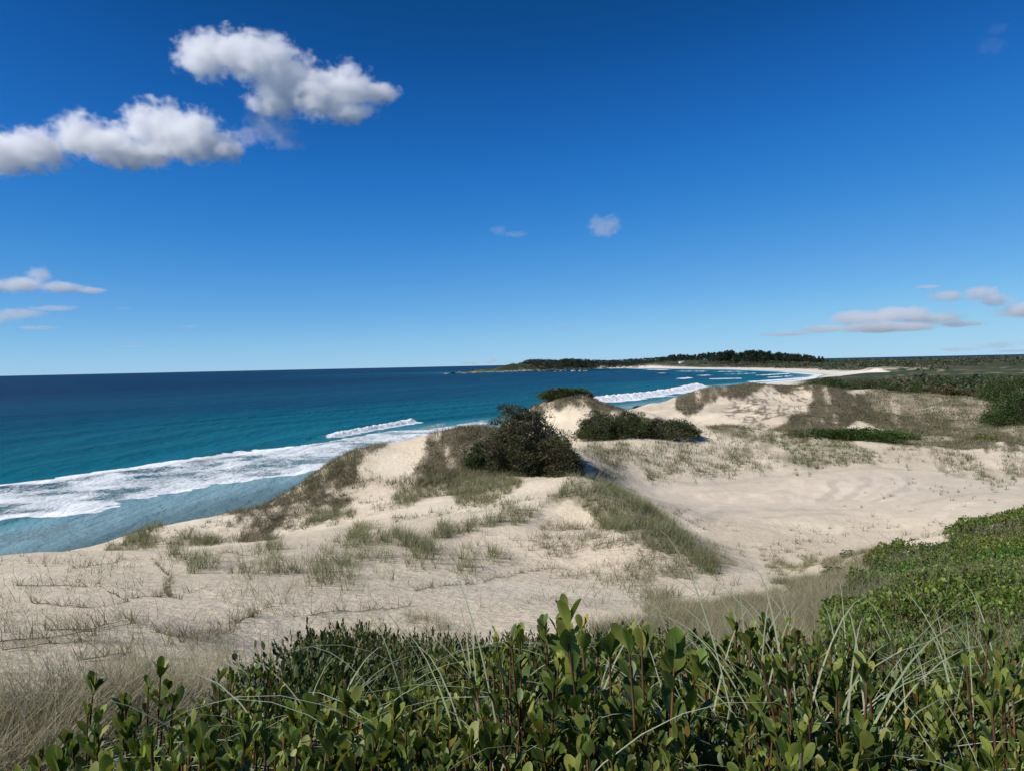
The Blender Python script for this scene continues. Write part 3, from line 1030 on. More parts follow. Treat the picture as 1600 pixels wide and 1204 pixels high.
def grass_field(name, label, kinds, n, px0, px1, Y0, Y1, pal, tips, hgt, lodw, lean, droop, power=1.4, clump=.0, segs=2, per=5, spread=.12):
    """grass blades in little tufts wherever the patch of that kind lies"""
    x, y, z = scatter(n, px0, px1, Y0, Y1)
    dn, px, py, Y = density(x, y, z)
    d = sum(dn[k] for k in kinds)
    nb = .55 * vnoise(x / (.018 * Y + .25), y / (.018 * Y + .25), 201) + .45 * vnoise(x / (.006 * Y + .1), y / (.006 * Y + .1), 203)
    d = np.clip(d + (nb - .5) * 1.5 * np.minimum(1, d * 2.2) - (1 - d) * .12, 0, 1)
    d = np.where(GDsample(x, y) > 4, d, 0)
    ok = rng.random(n) < np.clip(d, 0, 1) ** power
    x, y, z, Y = x[ok], y[ok], z[ok], Y[ok]
    m = len(x)
    x, y = np.repeat(x, per), np.repeat(y, per)
    Y = np.repeat(Y, per)
    th, tk, tp = np.repeat(U(.55, 1.3, m), per), np.repeat(U(.1, .9, m), per), np.repeat(U(.7, 1.3, m), per)
    N = len(x)
    an, rr = U(0, 2 * math.pi, N), np.abs(rng.normal(0, spread, N)) * (.4 + Y / 50)
    x, y = x + rr * np.cos(an), y + rr * np.sin(an)
    z = ground(x, y) - .02
    h = hgt * th * U(.6, 1.15, N) * (.75 + .5 * vnoise(x / 2.3, y / 2.3, 205))
    wd = np.maximum(.004, lodw * Y / F_PX) * U(.7, 1.3, N)
    wind = 1.1 + .5 * rng.normal(size=N)
    az = np.where(rng.random(N) < .25, wind, U(0, 2 * math.pi, N))
    col = vary(pal, N)
    tip = vary(tips, N)
    k = np.clip(tk + U(-.2, .2, N), 0, 1)[:, None]
    col = col * tp[:, None]
    tip = col * (1 - k) + tip * k
    V, Fc, cc = blades(np.stack([x, y, z], -1), h, wd, az, U(lean * .3, lean * 1.5, N), U(0, droop, N), col, segs, tip)
    link(name, new_mesh(name, V, Fc, MAT_GRASS, False, cc), kind='stuff', label=label, category='grass')
    return m


def GDsample(x, y):
    a, l = np.arctan2(x, y), np.log(np.maximum(np.hypot(x, y), .51))
    i = np.clip(((a - A_LO) / DA).astype(int), 0, len(ga) - 1)
    j = np.clip(((l - L_LO) / DL).astype(int), 0, len(gl) - 1)
    return GD[i, j]


grass_field('dune_grass', 'green marram grass along the dune ridges', ['green'], 80000, -60, 1680, 16, 112, GREENS, STRAW, .55, .5, .4, .7, per=9, spread=.075)
grass_field('mixed_grass', 'grey-green and tawny grass over the hummocks behind the sand bowl', ['mixed'], 150000, 380, 1700, 42, 185, MIXED, [(.27, .23, .14), (.20, .18, .11), (.15, .15, .08)], .45, .6, .4, .5, per=4, spread=.2)
grass_field('brown_creeper', 'matted dry brown creeping plants on the steep dune faces', ['brown'], 150000, 300, 1560, 34, 185, BROWNS, [(.20, .16, .11), (.28, .23, .15), (.15, .13, .07)], .38, .75, .8, .6, per=4, spread=.2)
grass_field('dry_grass', 'dry grey-green grass beside the thicket and along its edge', ['dry'], 60000, -120, 1450, 2.4, 40, GREYGRASS, STRAW, .30, .55, .55, .7, segs=3, per=4, spread=.05, power=1.1)

grass_field('edge_grass', 'grey-green grass between the sand and the bright ground cover', ['dry'], 70000, 860, 1430, 8, 40, GREYGRASS + GREENS[:2], STRAW, .30, .5, .55, .7, segs=3, per=5, spread=.06, power=1.0)

# sprouts of grass, thinly spread over the sand
_parts = []
for dn_, y0, y1, poly in SPROUTS:
    n = 9000
    P = np.array(poly, float)
    x, y, z = scatter(n, P[:, 0].min(), P[:, 0].max(), y0, y1)
    px, py, Y = proj(x, y, z)
    ins = sst(-20, 20, sdpoly(poly, px, py)) * sst(.38, .72, vnoise(x / 2.2, y / 2.2, 211) * .6 + .4 * vnoise(x / .6, y / .6, 212))
    ok = rng.random(n) < ins * dn_ * .62
    x, y, Y = x[ok], y[ok], Y[ok]
    per = rng.integers(2, 8, len(x))
    x, y, Y = np.repeat(x, per), np.repeat(y, per), np.repeat(Y, per)
    N = len(x)
    an, rr = U(0, 6.283, N), np.abs(rng.normal(0, .09, N))
    x, y = x + rr * np.cos(an), y + rr * np.sin(an)
    z = ground(x, y) - .02
    col, tip = vary([(.16, .145, .08), (.12, .12, .06), (.22, .175, .11), (.10, .11, .05)], N), vary(STRAW, N)
    az = np.where(rng.random(N) < .35, 1.2 + .5 * rng.normal(size=N), U(0, 6.283, N))
    _parts.append(blades(np.stack([x, y, z], -1), U(.14, .48, N), np.maximum(.005, .62 * Y / F_PX) * U(.7, 1.3, N), az, U(.1, .9, N), U(0, .8, N), col, 3, col * .5 + tip * .5))
V, Fc, cc = join(_parts)
link('sand_sprouts', new_mesh('sand_sprouts', V, Fc, MAT_GRASS, False, cc), kind='stuff', label='sparse sprouts of dune grass scattered over the bare sand', category='grass')

# ------------------------------------------------------------------ creeping runners on the sand
RUN = [[(-20,1003),(60,995),(150,985),(230,975)], [(60,988),(120,985),(190,972),(215,968)], [(120,1035),(160,1030),(200,1022),(260,1012)], [(245,985),(300,1000),(370,965),(440,945)],
       [(320,1000),(350,985),(380,965),(385,960)], [(30,940),(90,948),(160,946),(200,942)], [(120,886),(180,880),(210,873),(300,880)], [(240,880),(265,905),(270,925),(280,935)],
       [(20,917),(80,915),(130,918),(150,912)], [(150,916),(200,935),(260,930),(330,915)], [(300,875),(350,862),(380,866),(440,870)], [(470,960),(540,955),(600,952),(650,948)],
       [(20,1015),(70,1006),(110,1003),(140,990)], [(250,1012),(290,1000),(330,995),(350,990)], [(770,905),(800,898),(830,890),(860,885)], [(640,925),(690,915),(740,912),(770,905)]]
for i, pts in enumerate(RUN):
    W = [visible_hit(px, py, 6, 60) for px, py in pts]
    P = []
    for a, b in zip(W[:-1], W[1:]):
        for k in range(9):
            q = a + (b - a) * k / 9
            P.append(q)
    P.append(W[-1])
    P = np.array(P)
    L = np.linalg.norm(P[-1] - P[0])
    P[:, 0] += .22 * fbm(P[:, 0] * 1.3, P[:, 1] * 1.3, 221 + i, 3)
    P[:, 1] += .40 * fbm(P[:, 0] * 1.3, P[:, 1] * 1.3, 251 + i, 3)
    P[:, 2] = ground(P[:, 0], P[:, 1]) - .022 + .055 * vnoise(P[:, 0] * 3, P[:, 1] * 3, 261)
    o0 = P[0].copy()
    stem_ = tube(P - o0, .0065, .003, (.13, .10, .07), 4)
    root = bpy.data.objects.new('grass_runner', None)
    C.objects.link(root)
    root.location = o0
    root['label'] = 'thin brown runner of dune grass creeping over the pale sand'
    root['category'] = 'creeping runner'
    root['group'] = 'grass runners on the sand'
    n = int(L * 12) + 8
    idx = rng.integers(0, len(P), n)
    B = P[idx] - o0
    N = n * 3
    B = np.repeat(B, 3, 0) + rng.normal(0, .02, (N, 3)) * [1, 1, 0]
    c = vary([(.17, .14, .09), (.12, .115, .06), (.25, .2, .13)], N)
    v, f, cc = blades(B, U(.08, .3, N), np.full(N, .009), U(0, 6.28, N), U(.2, 1.0, N), U(0, .5, N), c, 2)
    V_, F_, C_ = join([stem_, (v, f, cc)])
    link('stem', new_mesh('runner_stem', V_, F_, MAT_GRASS, False, C_), root)

# ------------------------------------------------------------------ ground cover on the right-hand slope
x, y, z = scatter(640000, 1180, 1880, 2.6, 42)
dn, px, py, Y = density(x, y, z)
gcv = sst(.42, .62, dn['cover'])
ok = rng.random(len(x)) < gcv * .8
x, y, z, Y = x[ok], y[ok], z[ok], Y[ok]
N = len(x)
lump = .26 * vnoise(x / .45, y / .45, 231) + .38 * vnoise(x / 1.3, y / 1.3, 233)
lump = lump * sst(.4, .9, dn['cover'][ok])
z = z + lump * U(.55, 1.05, N) + .03
ax = unit(np.stack([rng.normal(size=N) * .6, rng.normal(size=N) * .6, U(.2, 1.2, N)], -1))
s = .014 + .0016 * Y
L = s * U(.6, 1.6, N) * np.where(rng.random(N) < .15, 1.6, 1)
sp_ = fbm(x / 1.6, y / 1.6, 235, 3)
col = vary([(.090, .145, .020), (.115, .17, .026), (.145, .195, .035), (.06, .10, .016)], N, .35)
col *= (1 + .45 * fbm(x / 2.6, y / 2.6, 238, 3))[:, None] * np.array([1, 1, 1])
col[:, 0] *= 1 + .35 * fbm(x / 4, y / 4, 239, 2)
brn = (rng.random(N) < .06 + .5 * sst(.1, .6, sp_))
col[brn] = vary([(.11, .085, .03), (.14, .12, .04), (.07, .05, .02)], brn.sum(), .3)
v, f, cc = flecks(np.stack([x, y, z], -1), ax, rdir(N), L, L * .62, col)
link('ground_cover', new_mesh('ground_cover', v, f, MAT_GRASS, False, cc), kind='stuff', label='bright green leafy ground cover over the slope on the right', category='ground cover')

# grass standing through the ground cover
x, y, z = scatter(26000, 1250, 1720, 2.8, 40)
dn, px, py, Y = density(x, y, z)
ok = rng.random(len(x)) < sst(.1, .5, dn['cover']) * .6 * sst(-.1, .5, fbm(x / 2, y / 2, 237, 3))
x, y, z, Y = [np.repeat(q, 4) for q in (x[ok], y[ok], z[ok], Y[ok])]
N = len(x)
x, y = x + rng.normal(0, .05, N), y + rng.normal(0, .05, N)
v, f, cc = blades(np.stack([x, y, z + .1], -1), U(.25, .6, N), np.maximum(.004, .5 * Y / F_PX), U(0, 6.28, N), U(.1, .6, N), U(0, .7, N), vary(GREENS + GREYGRASS, N), 3, vary(GREYGRASS, N))
link('slope_grass', new_mesh('slope_grass', v, f, MAT_GRASS, False, cc), kind='stuff', label='thin grass standing through the bright ground cover', category='grass')

# ------------------------------------------------------------------ low thicket of small dark leaves
TH = [(395,1040),(440,1012),(500,985),(560,972),(640,968),(700,960),(800,958),(860,955),(940,963),(985,985),(1060,1000),(1150,1000),(1300,1015),(1420,1010),(1700,1040),(1700,1250),(300,1250),(330,1090)]
n = 16000
x, y, z = scatter(n, 250, 1720, 2.9, 8.6)
hh = .42 + .16 * vnoise(x / .8, y / .8, 241)
px, py, Y = proj(x, y, z + hh)
ok = (rng.random(n) < sst(-9, 9, sdpoly(TH, px, py) + 9 * fbm(x, y, 243, 2))) & (rng.random(n) < .75)
x, y, z, hh, Y = x[ok], y[ok], z[ok], hh[ok], Y[ok]
m = len(x)
k = 15
sh = np.stack([x, y, z], -1)
tilt = np.stack([rng.normal(0, .28, m), rng.normal(0, .28, m), np.ones(m)], -1)
tilt = unit(tilt)
tt = np.tile(np.linspace(.45, 1.0, k), m) * np.repeat(hh * U(.8, 1.12, m), k)
B = np.repeat(sh, k, 0) + np.repeat(tilt, k, 0) * tt[:, None]
N = len(B)
an = U(0, 6.283, N)
out = np.stack([np.cos(an), np.sin(an), np.zeros(N)], -1)
ax = unit(out * U(.35, .9, N)[:, None] + np.repeat(tilt, k, 0))
L = U(.030, .056, N)
col = vary([(.055, .078, .020), (.072, .098, .026), (.042, .06, .018), (.10, .12, .032)], N, .3)
old = rng.random(N) < .10
col[old] = vary([(.12, .07, .025), (.16, .12, .035), (.09, .04, .02)], old.sum())
v, f, cc = leaves(B, ax, unit(np.cross(np.cross(ax, out), ax) + out * .2), L, L * .48, col, rows=(0, .5, 1.0), prof=(.12, .95, .35))
st_parts = []
link('low_thicket', new_mesh('low_thicket', v, f, MAT_LEAF, False, cc), kind='stuff', label='dense low thicket of small dark leaves at the edge of the sand', category='thicket')

# ------------------------------------------------------------------ leafy shrubs right in front of the viewer
STEMC = (.12, .06, .03)


def shoot(base, tip, nl, s, young=.25):
    """one stem with obovate upright leaves"""
    base, tip = np.array(base, float), np.array(tip, float)
    mid = (base + tip) / 2 + rng.normal(0, .02, 3)
    t = np.linspace(0, 1, 7)[:, None]
    P = base * (1 - t) ** 2 + 2 * mid * t * (1 - t) + tip * t ** 2
    st = tube(P, .0038, .0018, np.array(STEMC) * U(.6, 1.3, 1)[0], 5)
    tl = np.sort(np.r_[U(.22, .97, nl - 5), U(.95, 1.0, 5)])
    B = base * (1 - tl[:, None]) ** 2 + 2 * mid * (tl * (1 - tl))[:, None] + tip * (tl ** 2)[:, None]
    T = unit(2 * (1 - tl[:, None]) * (mid - base) + 2 * tl[:, None] * (tip - mid))
    phi = np.arange(nl) * 2.399 + U(0, 6.28, 1)[0] + rng.normal(0, .3, nl)
    o = np.stack([np.cos(phi), np.sin(phi), 0 * phi], -1)
    spread = np.where(tl > .93, U(.12, .5, nl), U(.35, 1.0, nl))
    ax = unit(T + o * spread[:, None] + rng.normal(0, .08, (nl, 3)))
    nor = unit(T - ax * (T * ax).sum(-1, keepdims=True) + rng.normal(0, .25, (nl, 3)))
    L = s * U(.65, 1.25, nl) * U(.75, 1.15, 1)[0] * np.where(tl > .97, .72, 1.0)
    col = vary([(.042, .086, .013), (.058, .106, .016), (.032, .066, .012), (.078, .122, .022), (.048, .076, .022)], nl, .25)
    yg = (tl > .9) & (rng.random(nl) < young * 2) | (rng.random(nl) < .06)
    col[yg] = vary([(.17, .20, .035), (.21, .22, .045), (.14, .18, .03)], yg.sum(), .15)
    sick = rng.random(nl) < .03
    col[sick] = vary([(.26, .20, .04), (.22, .10, .03)], sick.sum(), .2)
    B = B + ax * .004
    lf = leaves(B, ax, nor, L, L * U(.40, .52, nl), col, rows=(0, .12, .32, .55, .78, .93, 1.0), prof=(.08, .24, .64, .96, .92, .60, .14), fold=.20, curl=.26, edge=.28)
    return st, lf


def leafy_plant(H, R, ns, s, nl, seed_lean=.12, top_var=.12):
    """(stem mesh, foliage mesh) of one plant standing at the origin"""
    S, Lf = [], []
    for k in range(ns):
        a = k * 2.399 + U(0, .8, 1)[0]
        r = R * math.sqrt((k + .4) / ns)
        tip = np.array([r * math.cos(a), r * math.sin(a), H * (1 - top_var * U(0, 1, 1)[0] * (r / R))])
        root = np.array([tip[0] * .35, tip[1] * .35, H - .62 - .1 * U(0, 1, 1)[0]])
        st, lf = shoot(root, tip, nl, s)
        S.append(st)
        Lf.append(lf)
    S.append(tube([(0, 0, 0), (.01, .01, (H - .6) * .5), (0, 0, H - .58)], .011, .008, STEMC))
    sm = new_mesh('plant_stems', *join(S)[:2], MAT_TWIG, True, join(S)[2])
    V, Fc, cc = join(Lf)
    lm = new_mesh('plant_leaves', V, Fc, MAT_LEAF, True, cc)
    return sm, lm


PROTO = [leafy_plant(1.3, .13, 15, .034, 38) for _ in range(8)] + [leafy_plant(1.3, .12, 10, .046, 32) for _ in range(6)]
# top of the near foliage along the photo
TOPX = [-150, 0, 60, 90, 160, 180, 280, 330, 450, 560, 640, 700, 800, 900, 960, 1050, 1150, 1230, 1300, 1400, 1500, 1600, 1750]
TOPY = [1170, 1170, 1140, 1125, 1125, 1170, 1170, 1135, 1100, 1095, 1070, 1045, 1030, 1025, 1025, 1015, 1000, 1000, 1015, 1030, 1040, 1035, 1025]


def place_plant(px, Y, top, pr, label, group=None, scale=1.0, rz=None):
    t = (px - CX) / F_PX
    x = t * Y
    root = bpy.data.objects.new('leafy_shrub', None)
    C.objects.link(root)
    root.location = (x, Y, top - 1.3 * scale)
    root.rotation_euler = (U(-.08, .08, 1)[0], U(-.08, .08, 1)[0], U(0, 6.28, 1)[0] if rz is None else rz)
    root.scale = (scale,) * 3
    root['label'] = label
    root['category'] = 'shrub'
    if group:
        root['group'] = group
    for nm, me in (('stems', pr[0]), ('foliage', pr[1])):
        link(nm, me, root)
    return root


def top_z(px, Y):
    yt = np.interp(px, TOPX, TOPY)
    p1 = at(px, 1212, 1.0)[2]
    p2 = at(px, yt, 2.4)[2]
    return p1 + (p2 - p1) * (Y - 1.0) / 1.4


cells = []
for Y in (.92, 1.06, 1.22, 1.40, 1.60, 1.83, 2.08, 2.36, 2.66):
    step = 128 / Y / 1.0
    px = -260 + (random.random() * step)
    while px < 1880:
        cells.append((px + random.uniform(-.3, .3) * step, Y * random.uniform(.96, 1.04)))
        px += step
for px, Y in cells:
    if px < 330 and Y > 1.75 and random.random() < .75:
        continue
    if 150 < px < 330 and Y > 1.3 or px < 150 and Y > 1.3:
        continue
    z = top_z(px, Y) + random.uniform(-.05, .03)
    place_plant(px, Y, z, random.choice(PROTO), 'waxy-leaved green shrub within the crowded thicket in front', 'shrubs of the thicket in front', random.uniform(.78, 1.15))
BIG = [(110, 1078, 1.45, 6, 1.05, 'leafy shrub on its own in the dry grass at lower left'),
       (1170, 938, 1.9, 7, 1.2, 'tallest leafy shrub of the thicket, a bud leaf standing against the sand'),
       (870, 985, 1.35, 5, 1.0, 'broad-leaved shrub just right of the upright grass blades, near the middle of the thicket'),
       (955, 1000, 1.25, 8, 1.1, 'large bright green shrub with spread leaves at the middle of the thicket'),
       (1290, 965, 2.1, 7, 1.0, 'leafy shrub beside the tallest one, its yellowish top below the bright ground cover'),
       (1575, 1008, 1.5, 6, 1.05, 'shrub with one yellow leaf at the right end of the thicket'),
       (300, 1068, 1.8, 5, .9, 'slim shrub with an upright bud leaf at the left end of the thicket'),
       (545, 1080, 1.4, 8, 1.0, 'broad green shrub with pale leaf edges left of the upright grass blades'),
       (1320, 1020, 1.2, 5, 1.0, 'shrub with a large rounded leaf among the arching grass blades'),
       (30, 1165, 1.3, 0, .95, 'low bright green shrub in the bottom left corner')]
for px, py, Y, pi, scl, lab in BIG:
    place_plant(px, Y, at(px, py, Y)[2], PROTO[pi], lab, None, scl)

# ------------------------------------------------------------------ long arching grass in front
PALEG = [(.30, .35, .21), (.24, .31, .16), (.38, .42, .28), (.18, .25, .11)]


def tuft_mesh(n, h0, h1, sp, droop, wd=.0054):
    N = n
    B = np.stack([rng.normal(0, sp, N), rng.normal(0, sp, N), np.zeros(N)], -1)
    col = vary(PALEG, N, .15)
    tip = vary([(.42, .42, .30), (.30, .34, .2)], N, .15)
    return blades(B, U(h0, h1, N), U(wd * .7, wd * 1.3, N), U(0, 6.283, N), U(.0, .16, N), U(droop * .35, droop, N), col, 14, tip, fall=.72)


TUFT = [tuft_mesh(n, a, b, s_, d_) for n, a, b, s_, d_ in ((7, .55, .80, .02, .4), (11, .7, 1.05, .03, 1.0), (12, .75, 1.1, .035, 1.2), (6, .55, .85, .02, .65))]
TUFT = [new_mesh('grass_blades', v, f, MAT_GRASS, True, c) for v, f, c in TUFT]
SPOT = [(720, 1.5, 985, 0, 'upright pale grass blades crossing just left of the middle of the thicket'),
        (1135, 1.35, 1010, 3, 'pale grass stalk standing before the tallest shrub of the thicket'),
        (1260, 1.25, 1040, 1, 'arching pale grass between the tallest shrub and the right-hand shrubs'),
        (1420, 1.3, 1030, 2, 'wide tuft of long arching grass at the lower right'),
        (1530, 1.5, 930, 3, 'tall thin grass blades rising against the bright ground cover at right'),
        (430, 1.7, 1040, 1, 'pale bent grass at the left part of the thicket'),
        (620, 1.9, 1020, 2, 'fine arching grass in front of the small-leaved thicket'),
        (180, 1.5, 1110, 3, 'pale grass blades beside the lone shrub at lower left')]
for px, Y, py, k, lab in SPOT:
    zt = at(px, py, Y)[2]
    o = link('grass_tuft', TUFT[k], None, ((px - CX) / F_PX * Y, Y, zt - .70), label=lab, category='grass tuft')
    o.rotation_euler.z = random.uniform(0, 6.28)
for i in range(52):
    px, Y = (random.uniform(1000, 1650) if i % 4 else random.uniform(350, 1000)), random.uniform(1.1, 2.4)
    zt = top_z(px, Y) + random.uniform(-.04, .10)
    o = link('grass_tuft', random.choice(TUFT), None, ((px - CX) / F_PX * Y, Y, zt - .60), label='long thin grass growing up through the shrubs of the thicket', category='grass tuft', group='grass tufts in the thicket')
    o.rotation_euler.z = random.uniform(0, 6.28)
# silvery low bush on the right slope
# ------------------------------------------------------------------ bushes
def bush_meshes(rx, ry, rz, nclump, nleaf, L, cols, odd=None, oddf=.15, twigs=16, flat=.0, seed=0, clump_r=.24, bare=0.0):
    """(foliage, branches) for a bush of half-widths rx, ry and height rz, standing at the origin"""
    ps = []
    lump = rdir(9) * [1, 1, .6]
    for i in range(nclump):
        d = unit(np.array([rng.normal(), rng.normal(), abs(rng.normal()) * .9 - .12]))
        bump = 1 + .16 * np.sin(3.1 * d[0] * 2 + seed) * np.cos(2.7 * d[1] * 2 + seed * 1.7) + .05 * rng.normal()
        q = (U(.3, 1.0, 1)[0]) ** .4 * bump * .95
        c = np.array([d[0] * rx * q, d[1] * ry * q, max(.03, (d[2] * q)) * rz * .92])
        n = max(5, int(nleaf * U(.5, 1.4, 1)[0]))
        cr = clump_r * min(rx, rz * 1.2) * U(.6, 1.3, 1)[0]
        r = rdir(n)
        r[:, 2] = np.abs(r[:, 2]) * .9 - .15
        P = c + r * cr * U(.5, 1.0, n)[:, None]
        P[:, 2] = np.maximum(P[:, 2], .0)
        ax = unit(r + .45 * d + rng.normal(0, .45, (n, 3)))
        base = vary(cols, 1, .18)[0]
        if odd is not None and rng.random() < oddf:
            base = vary(odd, 1, .15)[0]
        col = np.clip(base[None] * (1 + U(-.3, .35, n)[:, None]), .004, .8)
        Ls = L * U(.6, 1.4, n)
        ps.append(flecks(P, ax, rdir(n), Ls, Ls * U(.35, .6, n), col))
    V, Fc, cc = join(ps)
    fm = new_mesh('bush_foliage', V, Fc, MAT_SCRUB, False, cc)
    ts = []
    for i in range(twigs):
        d = unit(np.array([rng.normal(), rng.normal(), U(.3, 1.3, 1)[0]]))
        e = np.array([d[0] * rx * .9, d[1] * ry * .9, d[2] * rz * .9])
        m = e * .5 + rng.normal(0, .06, 3) * rx
        m[2] = e[2] * .35
        ts.append(tube([(0.02 * i % .1, 0, -.05), m * .5, m, (m + e) / 2 + rng.normal(0, .04, 3) * rx, e], max(.012, .016 * rx), .004 * rx + .002, (.17, .145, .125), 4))
        for k in range(3):
            e2 = e + rng.normal(0, .22, 3) * rx
            e2[2] = min(abs(e2[2]), rz * .98)
            ts.append(tube([m, (m + e2) / 2 + rng.normal(0, .03, 3) * rx, e2], .007 * rx + .002, .003 * rx + .001, (.20, .175, .155), 4))
    V, Fc, cc = join(ts)
    return fm, new_mesh('bush_branches', V, Fc, MAT_TWIG, False, cc)


def put_bush(name, label, cat, px, Y, meshes, group=None, rz=0, sc_=1.0, z=None, sink=.1):
    x = (px - CX) / F_PX * Y
    gz = g1(x, Y) if z is None else z
    root = bpy.data.objects.new(name, None)
    C.objects.link(root)
    root.location = (x, Y, gz - sink)
    root.rotation_euler.z = rz
    root.scale = (sc_,) * 3
    root['label'] = label
    root['category'] = cat
    if group:
        root['group'] = group
    link('foliage', meshes[0], root)
    if meshes[1] is not None:
        link('branches', meshes[1], root)
    return root


DARK = [(.075, .085, .036), (.095, .102, .044), (.105, .096, .050), (.062, .074, .034)]
RUST = [(.085, .062, .030), (.10, .075, .035), (.075, .052, .032)]
MID = [(.055, .082, .026), (.075, .105, .032), (.046, .070, .024)]
LUSH = [(.035, .072, .014), (.050, .095, .018), (.028, .058, .012)]
GREYT = [(.11, .10, .085), (.09, .085, .07)]
# the big dark bush: a crown of several masses, a lower skirt to the right
B1 = bush_meshes(3.3, 2.9, 5.9, 640, 115, .14, DARK, RUST + GREYT, .32, 60, seed=1.3, clump_r=.17)
put_bush('large_bush', 'large dark bush rising between the sea and the sand bowl, biggest on the dunes', 'bush', 818, 57, B1, z=g1(0.9, 56) - .1, rz=.4)
B1b = bush_meshes(2.2, 1.9, 3.6, 300, 80, .13, DARK, RUST, .2, 14, seed=2.0, clump_r=.22)
put_bush('bush', 'lower dark bush leaning against the right side of the largest bush', 'bush', 868, 55.5, B1b, rz=2)
B2 = bush_meshes(1.45, 1.3, 2.3, 150, 80, .12, MID, None, 0, 10, seed=3.1)
put_bush('bush', 'smaller green bush against the left side of the largest bush, above the brown slope', 'bush', 752, 57.5, B2)
B3 = bush_meshes(4.0, 2.6, 1.5, 260, 80, .19, MID + LUSH, RUST, .15, 12, seed=4.2)
put_bush('bush', 'green bush capping the small knoll by the sea behind the largest bush', 'bush', 884, 106, B3, sink=.35)
B4 = bush_meshes(2.9, 2.4, 3.1, 300, 80, .16, DARK + MID, GREYT, .1, 14, seed=5.1)
put_bush('bush', 'rounded dark green bush, left one of the row right of the largest bush', 'bush', 936, 84, B4, rz=1.1)
B5 = bush_meshes(2.9, 2.3, 2.8, 280, 80, .16, MID + DARK, None, 0, 14, seed=6.1)
put_bush('bush', 'dark green bush in the middle of the row right of the largest bush', 'bush', 978, 84, B5, rz=.3)
B6 = bush_meshes(3.9, 2.6, 2.3, 300, 80, .16, DARK + MID, GREYT, .12, 14, seed=7.7)
put_bush('bush', 'low spreading dark bush at the right end of the row by the brown grass', 'bush', 1040, 85, B6, rz=-.2)
put_bush('bush', 'small low bush on the pale sand beside the surf', 'bush', 1000, 150, B3, rz=2.1, sc_=.55)
B7 = bush_meshes(7.2, 2.8, .95, 500, 70, .17, LUSH, None, 0, 10, seed=8.3, clump_r=.5)
put_bush('bush', 'long bright green mat of shrubs below the bare sand patch', 'bush', 1322, 88, B7, rz=-.28, sink=.1, z=g1((1322 - CX) / F_PX * 88, 88) + .1)
B8 = bush_meshes(8.5, 6.0, 5.2, 420, 60, .36, LUSH + MID, None, 0, 14, seed=9.9)
put_bush('bush', 'broad deep green shrub mass just behind the right end of the brown hilltop', 'bush', 1290, 200, B8, z=9.6)
B9 = bush_meshes(8.5, 6.0, 5.4, 420, 60, .36, LUSH + DARK, None, 0, 14, seed=10.6)
put_bush('bush', 'dark green shrub mass between the brown hill and the far scrub', 'bush', 1365, 190, B9, z=9.0)
BR = bush_meshes(7.5, 6, 5.6, 420, 60, .28, MID + LUSH, DARK, .2, 12, seed=11.0)
put_bush('bush', 'dark green shrub filling the right edge above the bowl', 'bush', 1612, 112, BR, rz=.7, sink=.3)
put_bush('bush', 'dark shrub behind the one at the right edge, partly cut off by the frame', 'bush', 1585, 140, BR, rz=2.4, sink=.3, sc_=.9)
BY = bush_meshes(1.9, 1.4, 1.0, 60, 50, .16, [(.10, .12, .02), (.13, .14, .025)], None, 0, 6, seed=12.0)
put_bush('bush', 'small yellow-green shrub in the grass above the right end of the bowl', 'bush', 1535, 92, BY, sink=.05)
BG = bush_meshes(.42, .38, .3, 60, 40, .028, [(.17, .20, .15), (.22, .25, .19)], None, 0, 8, seed=13.0)
for px, Y, lab in ((1560, 7.4, 'silvery grey low shrub at the right edge of the bright ground cover'), (1470, 8.6, 'small silvery shrub peeping through the bright ground cover')):
    put_bush('silver_shrub', lab, 'shrub', px, Y, BG, z=g1((px - CX) / F_PX * Y, Y) + .22)
BS = bush_meshes(.30, .26, .62, 34, 26, .055, LUSH, [(.10, .11, .03)], .2, 7, seed=14.0)
for px, Y, lab in ((1322, 32, 'leafy sprigs standing up on the upper edge of the ground cover beside the sand'), (1298, 22, 'small leafy sprig where the ground cover meets the grey grass')):
    put_bush('leafy_sprig', lab, 'shrub', px, Y, BS)

# ------------------------------------------------------------------ scrub behind the dunes, one shrub at a time
SCR = {'dark green': [bush_meshes(5.0, 4.4, 3.4, 90, 42, .5, DARK + MID, None, 0, 3, seed=20 + i)[0] for i in range(3)],
       'green': [bush_meshes(5.0, 4.4, 3.0, 90, 42, .5, LUSH + MID, None, 0, 3, seed=24 + i)[0] for i in range(3)],
       'rusty brown': [bush_meshes(5.0, 4.4, 3.2, 90, 42, .5, RUST + [(.075, .07, .03)], None, 0, 3, seed=28 + i)[0] for i in range(3)]}


def scrub_at(x, y, kind, s):
    o = link('scrub_shrub', random.choice(SCR[kind]), None, (x, y, g1(x, y) - .5 * s),
             label={'dark green': 'dark green rounded shrub in the scrub behind the dunes', 'green': 'mid green shrub in the scrub behind the dunes', 'rusty brown': 'rusty brown shrub in the scrub behind the dunes at right'}[kind],
             category='shrub', group='%s shrubs of the scrub behind the dunes' % kind)
    o.rotation_euler.z = random.uniform(0, 6.28)
    o.scale = (s * random.uniform(.8, 1.3), s * random.uniform(.8, 1.3), s * random.uniform(.8, 1.1))


